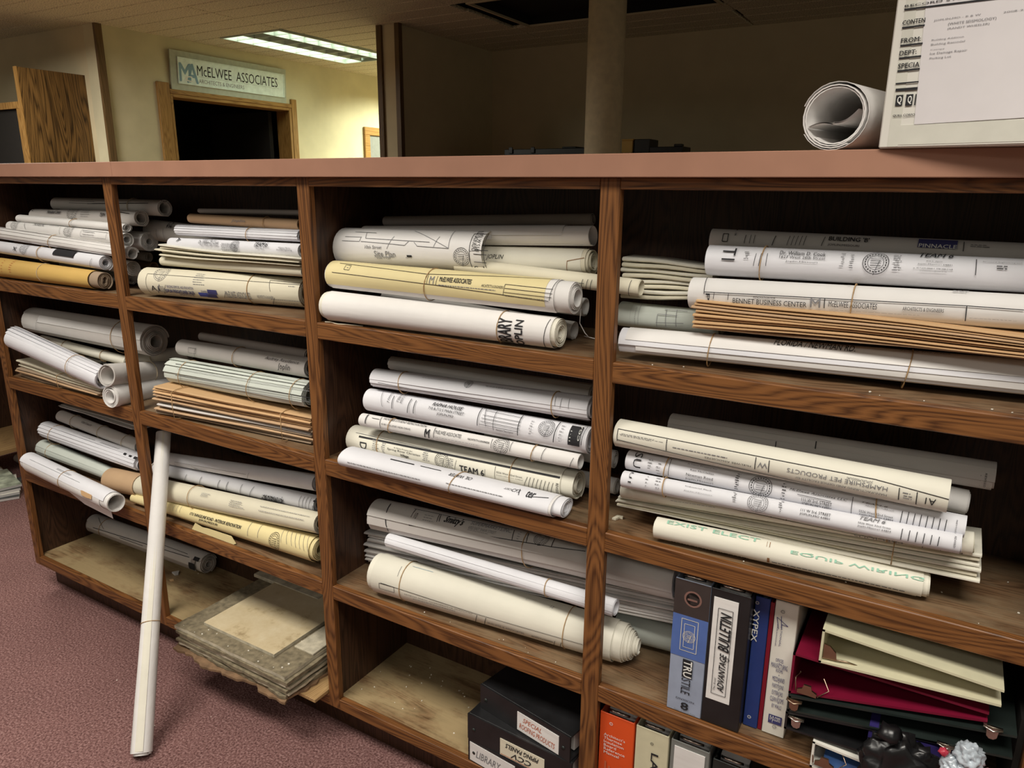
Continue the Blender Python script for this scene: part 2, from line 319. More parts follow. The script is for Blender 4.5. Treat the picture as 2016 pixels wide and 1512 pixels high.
PR={
'A1':[('l',0.2195,0.2757,0.5319,0.5674,2.0,'k'),('d',0.1132,0.1461,0.2728,1.0346,3,'g')],
'A2':[('t','III',0.0217,0.7676,0.0135,1.4,90,'','k'),('t','Early River Christian',0.0987,1.0376,0.1679,1.4,0,'b','k'),('t','Homeland Center',0.1144,0.3911,0.1938,0.8812,0,'b','k'),('s',0.2571,0.7423,0.0275,0,0,'k'),('d',0.3032,0.0159,0.3613,1.1177,4,'g'),('t','TEAM 6',0.411,0.1706,0.4403,0.635,0,'bi','k'),('l',0.5002,0.8107,0.5588,0.604,2.0,'k')],
'A4':[('s',0.0547,0.6339,0.0201,0,0,'k'),('l',0.1101,1.0595,0.1297,-0.0142,1.2,'k'),('t','MACHINERY,INC.',0.1648,0.7083,0.229,1.4,0,'i','k'),('t','STRUCTURAL',0.2532,1.103,0.3078,1.4,0,'','g'),('s',0.3711,0.6068,0.0226,0,0,'k'),('b',0.4425,-0.0677,0.5753,0.8899,1.0,'k'),('l',0.3195,1.2584,0.3297,-0.2002,1.0,'k'),('d',0.4514,0.0769,0.5212,0.8203,2,'g')],
'A6':[('t','X',0.1302,0.0106,0.147,0.6863,90,'b','k'),('s',0.1888,0.6941,0.0221,0,0,'k'),('f',0.3623,0.2849,0.4759,1.4,0,'k'),('l',0.0159,-1.3266,0.5498,-0.9047,1.5,'k'),('d',0.1334,0.8957,0.1449,1.4,2,'g'),('l',0.5738,0.541,0.5551,-0.8676,1.5,'k')],
'A7':[('d',0.1129,-0.2494,0.1285,1.4,7,'r'),('d',0.0608,-0.375,0.0721,1.1852,5,'r')],
'A8':[('t','1-2',0.1113,0.6383,0.132,1.223,0,'b','k'),('t','1-1',0.1145,0.5014,0.1348,0.7889,0,'b','k'),('l',0.0701,0.288,0.0693,-0.5052,1.4,'k'),('l',0.1017,0.4337,0.1038,-0.477,1.4,'k')],
'B2':[('t','Joplin',0.1867,-0.1917,0.2415,0.4015,0,'i','g')],
'B4':[('t','A',0.0452,0.5006,0.0587,1.1964,270,'b','k'),('t','A New Project for',0.1501,0.7966,0.2069,1.4,0,'','g'),('t','Dr. William D. Cook',0.1417,0.3894,0.2227,0.8756,0,'','k'),('t','1627 West 26th Street',0.1491,0.086,0.225,0.4303,0,'','g'),('d',0.2338,-0.5298,0.3092,0.6483,6,'g'),('s',0.2877,0.3016,0.0157,0,0,'k'),('t','TEAM 6',0.3617,0.4454,0.4089,1.0484,0,'bi','k'),('t','ARCHITECTURE LLC',0.3627,0.2298,0.4191,0.4936,0,'','g'),('t','410 S. Agate',0.3715,-0.0047,0.4006,0.198,0,'','k'),('t','Allgeier Martin',0.4516,0.1947,0.4943,0.4924,0,'','g'),('t','Structural Engineering',0.4458,-0.0626,0.5012,0.2116,0,'','k')],
'B6':[('t','A1',0.0413,-0.5489,0.0731,-0.1502,0,'','k'),('b',0.027,-0.8924,0.5634,0.6945,1.0,'k'),('l',0.0772,-0.0293,0.0604,-0.761,3.0,'g'),('l',0.1006,-0.0274,0.0836,-0.7736,1.2,'k'),('t','BUILDING REMODEL AND RENOVATION',0.1043,-0.2171,0.2005,-0.0292,0,'','p'),('t','JOPLIN FREIGHTLINER SALES',0.0936,-0.6806,0.1996,-0.3311,0,'b','p'),('d',0.0661,-0.6956,0.0975,-0.1117,5,'g'),('t','JOPLIN,MISSOURI',0.1399,-0.8671,0.1934,-0.611,0,'','p'),('f',0.2146,-0.7527,0.2486,-0.3909,0,'u'),('f',0.2499,-0.4657,0.2826,-0.1203,0,'p'),('f',0.2415,-0.7874,0.2768,-0.4917,0,'p'),('t','OWEN',0.2267,-0.3814,0.2487,-0.2106,0,'','p'),('t','McELWEE ASSOCIATES',0.3123,-0.5971,0.397,-0.1074,0,'','g'),('d',0.3062,-0.8256,0.4137,-0.4246,1,'g'),('l',0.3146,-0.1567,0.3016,-0.6986,1.2,'k'),('t','ARCHITECTS & ENGINEERS',0.4186,-0.4399,0.4729,-0.2194,0,'','g'),('l',0.4766,-0.327,0.4475,-1.35,1.0,'k'),('d',0.4606,-1.121,0.5659,-0.331,3,'g'),('s',0.0752,0.8845,0.0254,0,0,'g'),('d',0.1982,0.0995,0.2431,1.0772,6,'g'),('l',0.4645,0.0891,0.4551,0.8852,1.0,'k'),('l',0.4551,0.8852,0.5564,0.81,1.0,'k'),('d',0.5178,0.4415,0.547,0.7914,2,'g')],
'C1':[('t','10th Street',0.1002,0.0823,0.1499,0.241,0,'','g'),('t','Site Plan',0.1271,-0.2675,0.1887,-0.0055,0,'','g'),('l',0.1266,-0.2996,0.1862,-0.2948,1.0,'g'),('t',"scale 1''=20'",0.1327,-0.4023,0.1735,-0.2947,0,'','g'),('s',0.3678,-0.1738,0.02,0,0,'k'),('t','S-1',0.3943,-0.9505,0.4193,-0.6018,0,'','k'),('l',0.4009,0.1668,0.4358,0.1508,1.5,'k'),('l',0.3991,-0.0109,0.4321,-0.0407,1.5,'k'),('l',0.3983,-0.3814,0.4292,-0.4135,1.5,'k'),('b',0.3885,-0.8656,0.4247,1.0273,1.5,'k'),('t','JOPLIN ROAD ALLEY',0.405,0.0984,0.3898,1.3324,90,'','k'),('t','1617 W 10th',0.4135,0.1032,0.4047,1.0794,90,'','k'),('t','JOPLIN,MO',0.4213,0.1076,0.4178,0.8555,90,'','k'),('l',0.0279,0.4324,0.0814,0.4168,1.4,'g'),('l',0.0814,0.4168,0.0837,0.6726,1.4,'g'),('l',0.0336,0.6485,0.0843,0.6456,1.4,'g'),('l',0.0558,0.9737,0.1215,0.9276,1.4,'g'),('l',0.093,0.9346,0.0974,0.59,1.4,'g'),('l',0.0974,0.59,0.2823,0.4748,1.4,'g'),('l',0.0861,0.419,0.1795,0.331,1.4,'g'),('l',0.1795,0.331,0.2155,0.2882,1.4,'g'),('l',0.2242,0.4853,0.2155,0.2882,1.4,'g'),('l',0.2399,0.4534,0.2504,0.2685,1.4,'g'),('l',0.2504,0.2685,0.3347,0.2025,1.4,'g'),('l',0.3347,0.2025,0.3324,1.2631,1.4,'g'),('l',0.2249,1.162,0.3346,0.2169,1.4,'g'),('l',0.1791,0.749,0.165,0.1,1.4,'g'),('l',0.3038,0.788,0.2941,0.2174,1.4,'g'),('f',0.221,-0.2498,0.235,-0.1652,0,'k'),('t','N.T.S.',0.2178,-0.3224,0.2352,-0.2642,0,'','k')],
'C3':[('t','JOPLIN',0.3641,-0.0217,0.4079,0.4182,0,'i','k'),('l',0.5553,-0.6671,0.558,0.1051,1.4,'n'),('l',0.558,0.1051,0.595,0.3841,1.4,'n'),('l',0.4257,-0.7386,0.5553,-0.6671,1.2,'g')],
'C4':[('l',0.4091,0.9568,0.4054,-1.35,1.2,'k'),('l',0.1994,-0.4459,0.3139,-0.1315,1.2,'k'),('l',0.3107,0.3222,0.3037,-1.35,1.2,'k'),('l',0.3214,0.395,0.3145,-1.35,1.2,'k'),('l',0.3301,0.3941,0.3234,-1.35,1.2,'k')],
'C5':[('l',0.0217,0.3165,0.3191,0.1298,1.3,'k'),('l',0.3191,0.1298,0.5872,-0.1535,1.3,'k'),('l',0.031,1.1078,0.2874,0.7903,1.3,'k'),('l',0.2874,0.7903,0.5964,1.4,1.3,'k'),('l',0.5964,1.4,0.589,-0.1217,1.3,'k'),('b',0.0548,0.5816,0.0708,0.9641,1.0,'k'),('d',0.0607,0.6563,0.0687,1.0444,2,'g'),('l',0.2944,0.7467,0.2943,0.1692,1.2,'k'),('l',0.3195,0.7165,0.3182,0.1565,1.2,'k'),('t','M',0.3005,0.1833,0.312,0.674,0,'','g'),('t','McELWEE ASSOCIATES',0.3257,0.3885,0.4057,0.689,0,'b','k'),('t','ARCHITECTS & ENGINEERS',0.432,0.2998,0.4845,0.4552,0,'','k'),('d',0.3227,0.2345,0.4831,0.1011,1,'g'),('l',0.4868,0.5794,0.485,-0.0765,1.2,'k'),('l',0.4868,0.5794,0.5943,0.5413,1.0,'k'),('l',0.4874,0.3394,0.5947,0.2874,1.0,'k'),('l',0.4867,0.11,0.594,0.0676,1.0,'k'),('d',0.4887,-0.0671,0.589,-0.1217,2,'k')],
'C6':[('t','LIBRARY',0.482,-1.3284,0.5116,0.7275,90,'b','k'),('t','JOPLIN',0.52,-1.3306,0.5433,0.7346,90,'b','k'),('l',0.5918,1.1,0.5812,-1.3313,1.5,'k')],
'D1':[('t','1.2',0.0456,0.53,0.048,1.1632,270,'b','k'),('t',"BUILDING 'B'",0.2037,0.5588,0.2657,0.9138,0,'b','k'),('t','JOPLIN,MISSOURI',0.2037,0.1719,0.2525,0.349,0,'','k'),('b',0.0252,0.0807,0.0344,0.6829,1.5,'k'),('l',0.0656,0.6698,0.0648,0.0229,1.2,'k'),('l',0.117,0.7123,0.113,-0.0083,1.5,'k'),('l',0.0746,0.6931,0.0738,0.0448,1.0,'k'),('l',0.0816,0.7119,0.0809,0.0622,1.0,'k'),('l',0.1408,0.778,0.1378,0.0531,1.0,'k'),('l',0.1476,0.7971,0.1446,0.0699,1.0,'k'),('l',0.1543,0.8165,0.1514,0.0865,1.0,'k'),('l',0.1609,0.8361,0.1581,0.103,1.0,'k'),('l',0.1675,0.8559,0.1648,0.1194,1.0,'k'),('f',0.3376,0.4077,0.392,1.0808,0,'p'),('t','PINNACLE',0.339,0.4114,0.3917,0.6681,0,'b','w'),('d',0.4086,0.5945,0.4391,0.8418,2,'g'),('l',0.1975,0.8438,0.1939,0.148,1.2,'k'),('l',0.4005,0.9993,0.4014,0.3024,1.2,'k')],
'D2':[('t','T1',0.0283,0.1754,0.0509,0.9745,270,'','k'),('t','Dr. William D. Cook',0.1235,0.6706,0.1955,0.9467,0,'','k'),('t','1627 West 26th Street',0.124,0.4548,0.1962,0.6208,0,'','k'),('t','Joplin,Missouri',0.1347,0.2146,0.185,0.3181,0,'','k'),('l',0.0854,0.667,0.0834,-0.0939,1.0,'k'),('l',0.0938,0.6838,0.0919,-0.0783,1.0,'k'),('l',0.1039,0.7041,0.1038,-0.0568,1.0,'k'),('d',0.0651,0.2381,0.0759,0.8009,4,'g'),('d',0.2179,0.0953,0.2263,0.9934,8,'g'),('d',0.2319,0.0285,0.2403,0.9386,8,'g'),('s',0.2708,0.4588,0.0186,0,0,'k'),('d',0.2943,0.0119,0.3077,1.0391,8,'g'),('t','TEAM 6',0.3301,0.9725,0.3752,1.4,0,'bi','k'),('t','410 S. Agate',0.3402,0.631,0.3619,0.7084,0,'','k'),('t','Joplin,Missouri 64801',0.3292,0.4306,0.3755,0.5289,0,'','k'),('t','p. 417.625.0000 f. 778.248.2168',0.3245,0.1869,0.3769,0.2938,0,'','k'),('t','architecture@team6.us',0.3333,0.0679,0.3693,0.153,0,'','g'),('l',0.4054,0.9632,0.4071,0.019,1.2,'k'),('t','Structural Engineering LLC',0.4138,0.7502,0.4632,0.8519,0,'','g'),('d',0.4292,0.3471,0.4512,0.6386,2,'k')],
'D3':[('l',0.027,1.4,0.0294,0.1378,1.3,'k'),('l',0.0291,0.2324,0.4226,0.3015,1.5,'k'),('l',0.4226,0.3015,0.4925,0.2585,1.5,'k'),('t','P',0.0327,-0.2186,0.0394,0.1572,270,'b','k'),('t','RENOVATION FOR',0.1139,0.0466,0.1497,0.1662,0,'','k'),('t','BENNET BUSINESS CENTER',0.0798,-0.2934,0.1993,-0.005,0,'','k'),('t','M',0.2046,-0.2656,0.22,0.2328,0,'','g'),('l',0.226,0.2799,0.2262,-0.2747,1.5,'k'),('t','McELWEE ASSOCIATES',0.2325,-0.1629,0.303,0.1336,0,'','k'),('t','ARCHITECTS & ENGINEERS',0.3386,-0.1178,0.3938,0.0708,0,'','k'),('d',0.2313,-0.3629,0.401,-0.3285,1,'g'),('l',0.4222,0.2788,0.4228,-0.5192,1.5,'k'),('d',0.426,-0.2941,0.4932,-0.3357,2,'g'),('d',0.2533,1.1583,0.2621,1.4,1,'g'),('d',0.3993,1.094,0.4227,1.4,2,'g'),('l',0.0471,0.2313,0.0461,-0.1285,1.0,'k'),('l',0.0718,0.2439,0.071,-0.1375,1.0,'k')],
'D5':[('t','FLORIDA / NEWMAN RD.',0.272,0.8776,0.3983,1.4,0,'i','k'),('t','JOPLIN,MO',0.4604,1.263,0.5324,1.4,0,'i','g')],
'D7':[('t','ALL DIMENSIONS',0.0308,-0.5566,0.0315,1.1181,90,'','g'),('t','LOCATION OF',0.0406,-0.5064,0.0429,0.8451,90,'','g'),('t','DIMENSIONS SHOWN',0.0493,-0.4629,0.0475,1.2296,90,'','g'),('l',0.0849,-0.1436,0.1399,0.0065,1.2,'g'),('l',0.087,0.4471,0.0866,-0.4571,1.2,'g'),('l',0.087,0.4471,0.1257,0.4805,1.2,'g'),('l',0.1026,0.8427,0.1055,-0.3667,1.2,'g'),('l',0.1221,0.9406,0.126,-0.2733,1.2,'g'),('l',0.0983,0.8601,0.1428,0.8875,1.2,'g')],
'E1':[('l',0.1025,0.4961,0.0888,-0.3121,1.2,'g'),('l',0.1199,-0.658,0.6227,-0.5606,1.2,'g'),('d',0.2336,-0.587,0.4767,-0.3261,1,'g')],
'F2':[('t','Audrey Residence',0.3823,0.3949,0.5108,0.7713,0,'i','k'),('t','Joplin',0.4326,-0.3915,0.4811,0.3342,0,'i','k'),('b',0.0615,-0.169,0.0945,0.4212,1.0,'k'),('l',0.0934,0.5093,0.0835,-0.5923,1.0,'k')],
'F3':[('l',0.0444,0.9341,0.5785,0.9906,1.8,'k'),('l',0.0635,0.5961,0.5877,0.6463,1.2,'g'),('l',0.0624,0.1374,0.5932,0.2366,1.8,'k'),('l',0.0587,-0.2211,0.5933,-0.0262,1.4,'g'),('d',0.0714,1.4,0.5557,1.3136,2,'g')],
'G2':[('t','A New Project for',0.1538,0.7136,0.2176,1.1285,0,'','k'),('d',0.1536,0.4315,0.2377,1.1189,1,'g')],
'G3':[('f',0.0483,1.4,0.0282,1.4,0,'k'),('f',0.0901,1.3905,0.0578,1.4,0,'k'),('f',0.1133,1.4,0.0808,1.4,0,'k'),('f',0.137,1.4,0.1119,1.4,0,'k'),('f',0.5037,0.8988,0.5172,1.1214,0,'k'),('f',0.5331,0.8862,0.546,1.0783,0,'k'),('f',0.5598,0.837,0.5743,1.1031,0,'k'),('t','NORTON CNC EXPANSION ADDITION',0.1708,1.2723,0.3244,1.4,0,'','k'),('d',0.3557,1.4,0.4893,1.2334,2,'k')],
'G5':[('d',0.2377,1.1649,0.3477,1.4,4,'g'),('d',0.4079,1.4,0.5463,1.4,2,'g'),('l',0.0594,0.9441,0.4129,1.001,1.0,'g')],
'H1':[('l',0.1773,-0.0865,0.2137,-0.428,1.2,'g'),('l',0.0944,0.1182,0.4341,0.0734,1.2,'g'),('d',0.1845,-0.6586,0.2558,-0.3007,2,'g'),('l',0.4483,0.3495,0.4238,-1.0998,1.2,'g'),('l',0.0927,-0.1528,0.0979,-1.106,1.2,'g')],
'H2':[('l',0.1935,0.5847,0.1807,-0.5227,1.6,'k'),('l',0.2651,0.6922,0.2502,-0.7096,1.6,'k'),('l',0.3499,0.782,0.3388,-0.6349,2.0,'k'),('l',0.3877,0.8022,0.379,-0.5451,2.0,'k'),('l',0.4496,0.877,0.4428,-0.5356,1.6,'k'),('l',0.5002,0.882,0.4813,-0.6181,1.6,'k'),('t','JOPLIN,MISSOURI',0.5504,-0.3236,0.6244,0.456,180,'','k'),('t','529 TWELVE 1321',0.5418,-0.9334,0.629,0.2004,180,'','k'),('t','VAN BUREN ROAD',0.5351,-1.037,0.6246,-0.1308,180,'','k'),('l',0.6922,1.0194,0.6895,-0.288,1.4,'k'),('l',0.7054,1.0056,0.7025,-0.2954,1.4,'k'),('l',0.7178,1.032,0.7153,-0.3028,1.4,'k'),('l',0.7305,1.0382,0.7281,-0.3101,1.4,'k'),('t','F1',0.7426,-0.4228,0.7552,0.833,90,'b','k')],
'H3':[('d',0.4931,0.6754,0.5359,1.0346,6,'g'),('d',0.6244,0.3532,0.691,0.9532,4,'g'),('d',0.7503,0.3317,0.9616,1.0965,2,'g')],
'H4':[('t','1715 RANGELINE ROAD - INTERIOR RENOVATION',0.3014,0.4183,0.5306,0.7581,0,'bi','k'),('t','JOPLIN,MISSOURI',0.3451,-0.0036,0.432,0.2903,0,'bi','k'),('l',0.5581,1.4,0.5611,-0.0264,1.3,'g'),('l',0.5991,1.3887,0.6029,0.1143,1.3,'g'),('s',0.6687,0.1811,0.0205,0,0,'k'),('l',0.6845,1.4,0.6958,0.2833,1.0,'g'),('l',0.6997,1.4,0.7185,0.287,1.0,'g'),('l',0.7165,1.4,0.7378,0.2718,1.0,'g'),('l',0.7323,1.4,0.7538,0.2384,1.0,'g'),('l',0.748,1.4,0.7696,0.2056,1.0,'g'),('l',0.7636,1.4,0.7853,0.1734,1.0,'g'),('l',0.7791,1.4,0.8008,0.1418,1.0,'g'),('l',0.2188,1.3967,0.2222,0.2613,1.0,'g'),('l',0.2349,1.3896,0.2384,0.2823,1.0,'g'),('l',0.2508,1.383,0.2545,0.3022,1.0,'g')],
'J1':[('f',0.6275,0.5997,0.6562,0.953,0,'k'),('f',0.6099,-0.3565,0.641,0.3051,0,'k'),('l',0.0512,0.2343,0.6073,0.7038,2.5,'k'),('l',0.0448,1.4,0.1174,0.4581,1.5,'k'),('l',0.4539,0.946,0.5913,0.9275,2.0,'k'),('l',0.2181,0.2174,0.3565,0.2434,2.0,'k')],
'K2':[('d',0.1475,1.0893,0.2128,0.9985,2,'g'),('s',0.2779,1.0239,0.0102,0,0,'k'),('d',0.3202,1.1077,0.4207,0.9396,2,'g'),('l',0.4958,0.9157,0.4976,0.1668,1.2,'g'),('l',0.5104,0.8521,0.5099,0.0507,1.2,'g'),('l',0.5272,0.8765,0.5287,0.087,1.2,'g'),('l',0.0262,-0.0617,0.5721,-0.7873,1.2,'g')],
'K3':[('t','G001',0.0761,0.4564,0.0806,1.4,270,'','k'),('t','COVER',0.1187,0.5092,0.1137,1.3525,270,'','k'),('t','SHEET',0.1092,0.5481,0.1031,1.3786,270,'','k'),('l',0.0483,1.4,0.0642,-0.004,1.0,'k'),('l',0.0896,1.0493,0.0931,-0.0158,2.0,'k'),('l',0.1411,1.0549,0.1386,-0.1096,2.0,'k'),('l',0.1557,0.9864,0.1564,-0.0753,2.0,'k'),('d',0.0966,0.9294,0.0949,1.4,2,'g'),('t','AN INTERIOR REMODEL INC.',0.1955,1.4,0.3024,1.4,0,'i','g'),('t','RAPHA HOUSE',0.2033,0.8068,0.2854,1.1097,0,'bi','k'),('t','710 & 712 S MAIN STREET',0.1964,0.4819,0.2936,0.6957,0,'','k'),('t','JOPLIN,MO',0.2222,0.1293,0.2677,0.362,0,'','k'),('l',0.3299,1.4,0.3323,-0.0597,2.0,'k'),('l',0.3405,1.4,0.3546,0.008,1.2,'k'),('l',0.3687,1.4,0.3736,-0.1712,1.2,'k'),('l',0.4333,1.4,0.4337,-0.22,2.0,'k'),('l',0.34,1.2202,0.4351,1.114,1.0,'k'),('l',0.3413,0.7794,0.4366,0.7471,1.0,'k'),('l',0.3403,0.5367,0.4374,0.5041,1.0,'k'),('l',0.3393,0.3106,0.4371,0.2702,1.0,'k'),('l',0.337,0.0794,0.436,0.0523,1.0,'k'),('t','Revision Description',0.3811,-0.2222,0.423,-0.0204,0,'','k'),('d',0.436,-0.0347,0.4367,1.1267,5,'g'),('d',0.458,-0.0183,0.4688,1.0576,6,'g'),('s',0.4988,0.6804,0.0178,0,0,'k'),('l',0.5228,1.3507,0.5183,-0.2128,2.0,'k'),('d',0.5289,-0.1458,0.5399,1.1426,6,'g'),('f',0.5513,-0.1733,0.578,1.2187,0,'k'),('t','CGA',0.5723,0.1907,0.5766,1.4,90,'b','w'),('d',0.5531,-0.0004,0.5574,0.8593,4,'w'),('l',0.5818,-0.0391,0.5841,1.3765,1.2,'k')],
'K4':[('t','MC',0.0264,0.5108,0.0272,1.3181,90,'','k'),('b',0.0227,-0.0795,0.0242,1.4,1.5,'k'),('l',0.0398,0.8861,0.0634,0.8753,1.2,'k'),('l',0.0657,1.4,0.0703,-0.3279,1.5,'k'),('t','HUGHES STUDIO RENOVATION',0.0737,0.9932,0.201,1.4,0,'i','k'),('t','4140 COLLEGE VIEW DRIVE',0.0732,0.2104,0.1602,0.4331,0,'','k'),('t','M',0.2008,-0.3896,0.2138,0.7862,0,'b','k'),('t','McELWEE ASSOCIATES',0.2288,0.449,0.3,0.9242,0,'','k'),('t','ARCHITECTS & ENGINEERS',0.3182,0.4491,0.3753,0.6572,0,'b','k'),('d',0.2285,0.0277,0.3792,-0.1182,1,'g'),('l',0.2252,1.3254,0.2272,-0.2088,1.5,'k'),('s',0.4042,0.5023,0.0192,0,0,'k'),('l',0.4283,1.3738,0.4276,-0.0124,1.2,'k'),('l',0.5082,1.4,0.5031,-0.3239,1.2,'k'),('l',0.5763,0.6901,0.5688,-0.5211,1.2,'k'),('l',0.3786,1.2009,0.3812,-0.0966,1.2,'k')],
'K5':[('l',0.0404,0.589,0.5973,0.6409,5.0,'k'),('l',0.0262,0.8264,0.2596,0.7096,1.2,'g'),('t','D',0.047,-0.2954,0.0684,0.2369,270,'','k'),('d',0.0845,-0.206,0.1074,0.6578,6,'g'),('d',0.115,-0.2856,0.1281,0.5321,6,'g'),('t','A New Project for',0.154,0.2523,0.2104,0.3636,0,'','k'),('t','Spring River Christian',0.1343,0.041,0.2336,0.2245,0,'','k'),('t','Village',0.1738,-0.2527,0.1989,-0.0249,0,'b','k'),('d',0.2399,-0.1661,0.2611,0.6042,6,'g'),('s',0.2958,0.0918,0.0193,0,0,'k'),('d',0.3124,-0.3348,0.3293,0.427,6,'g'),('t','TEAM 6',0.3447,-0.3501,0.4108,0.0902,0,'b','k'),('l',0.4139,0.159,0.413,-0.2899,1.0,'k'),('t','5526 West 32nd Street',0.4436,0.0991,0.5093,0.2077,0,'','k'),('t','Joplin,Missouri 64804',0.4436,-0.0706,0.5108,-0.0069,0,'','k'),('d',0.4537,-0.1984,0.5035,-0.2176,2,'g'),('l',0.5222,0.2606,0.513,-0.3972,1.2,'k'),('l',0.5295,0.2727,0.5227,-0.4567,1.2,'k'),('l',0.5388,0.2758,0.5318,-0.4795,1.2,'k'),('l',0.548,0.2599,0.5407,-0.5193,1.2,'k'),('l',0.5571,0.2631,0.5497,-0.544,1.2,'k'),('l',0.5663,0.2473,0.5586,-0.5695,1.2,'k'),('l',0.5753,0.241,0.5677,-0.5778,1.2,'k'),('l',0.5844,0.2253,0.5768,-0.5683,1.2,'k'),('t','REVISED',0.5905,-0.4449,0.5968,0.2487,270,'','k'),('l',0.3362,0.3587,0.3298,-0.4889,1.0,'k'),('l',0.4401,0.5058,0.439,-0.3614,1.0,'k')],
'K6':[('f',0.1395,1.3068,0.2086,1.4,0,'k'),('f',0.2264,1.3393,0.2835,1.4,0,'k'),('t','OIL WATER',0.3098,1.0936,0.3686,1.4,180,'i','k'),('t','CELL',0.453,1.2125,0.4706,1.0667,180,'','k'),('t','CF.I.',0.4718,1.0011,0.4917,1.2992,0,'i','k'),('t','ter',0.5073,0.8287,0.5265,1.4,20,'b','k'),('l',0.4865,1.4,0.4928,0.8349,1.5,'k'),('d',0.0319,-0.1875,0.2738,0.4784,1,'g'),('d',0.314,0.5294,0.4625,0.2844,1,'g'),('l',0.5135,0.8876,0.5578,1.1887,1.2,'k')],
'L1':[('l',0.007,0.6051,0.4486,0.5049,1.3,'k'),('l',0.007,0.6051,0.0078,-0.2283,1.5,'k'),('l',0.0079,-0.1449,0.5473,-1.0519,1.5,'k'),('l',0.4486,0.5049,0.552,0.1736,1.3,'k'),('l',0.1036,0.5217,0.1045,-0.2603,1.6,'k'),('l',0.2631,0.4657,0.263,-0.323,1.6,'k'),('l',0.2854,0.4274,0.286,-0.3586,1.6,'k'),('l',0.4841,0.287,0.4851,-0.4835,1.5,'k'),('l',0.5091,0.2442,0.5098,-0.588,1.5,'k'),('d',0.0116,0.1876,0.1017,0.364,3,'g'),('d',0.1132,-0.0637,0.2482,0.2202,1,'g'),('t','McELWEE ASSOCIATES',0.1755,-0.2266,0.2564,-0.1124,180,'','k'),('t','W',0.2671,-0.1285,0.2836,0.2121,180,'','g'),('t','HAMPSHIRE PET PRODUCTS',0.3155,-0.0631,0.468,0.194,180,'','g'),('t','MANUFACTURING AND OFFICE FACILITY for',0.3296,-0.4064,0.4681,-0.2544,180,'','g'),('t','JOPLIN,MISSOURI',0.4079,0.221,0.446,0.3953,180,'','g'),('t','A1',0.5215,-0.3984,0.5357,0.0315,180,'','k'),('d',0.4893,-0.3481,0.5037,0.1368,3,'g')],
'L2':[('l',0.2034,0.388,0.2031,-0.1659,1.5,'k'),('l',0.2693,0.8558,0.2699,0.3086,2.0,'k'),('t','REVISED',0.5232,-0.447,0.5259,0.4801,270,'','k'),('d',0.5171,-0.5172,0.5183,0.4631,3,'g')],
'L3':[('t','SU',0.0172,-0.2183,0.0325,1.2712,270,'','k'),('d',0.0427,-0.1694,0.0556,0.8808,4,'g'),('d',0.0629,-0.5554,0.0731,0.7335,4,'g'),('l',0.0877,1.3059,0.0873,-0.3617,1.2,'k'),('t','A New Project for',0.1191,1.0201,0.1745,1.1522,0,'','k'),('t','Ron McClellan',0.1274,0.5254,0.1708,0.6482,0,'','k'),('t','Newman Road',0.121,0.0151,0.1704,0.2585,0,'','k'),('t','Joplin,Missouri',0.1195,-0.3809,0.1712,-0.1741,0,'','k'),('d',0.209,-0.4027,0.2171,1.1582,8,'k'),('s',0.2537,0.3151,0.0193,0,0,'k'),('d',0.2878,-1.0204,0.2965,1.1152,8,'k'),('t','McElwee Associates LLC',0.3013,0.5377,0.3935,0.7253,0,'i','k'),('t','111 W 3rd. STREET',0.323,-0.1733,0.3709,0.1394,0,'','k'),('t','JOPLIN,MO 64801',0.3232,-0.7054,0.3701,-0.2729,0,'','k'),('l',0.3151,0.316,0.369,0.2641,1.0,'k'),('t','TEAM 6',0.4144,0.6867,0.4532,0.7752,0,'bi','k'),('t','ARCHITECTURE,LLC',0.4205,0.4458,0.4629,0.5765,0,'','g'),('t','5526 West 32nd Street',0.4125,-0.1314,0.4627,0.074,0,'','k'),('t','Joplin,Missouri 64804',0.413,-0.4441,0.4634,-0.2127,0,'','k'),('l',0.4748,0.6638,0.4732,-0.7082,1.2,'k'),('l',0.4837,0.681,0.4823,-0.6674,1.2,'k'),('l',0.4927,0.6624,0.4912,-0.6297,1.2,'k'),('l',0.5016,0.6617,0.5001,-0.6258,1.2,'k'),('l',0.5104,0.661,0.509,-0.622,1.2,'k'),('l',0.5191,0.6604,0.5178,-0.6182,1.2,'k'),('l',0.5278,0.6597,0.5265,-0.6145,1.2,'k'),('l',0.5364,0.659,0.5352,-0.6108,1.2,'k'),('t','REVISED',0.5492,-0.4653,0.5509,0.7897,270,'','k'),('l',0.4006,1.0243,0.4012,-0.4579,1.0,'k')],
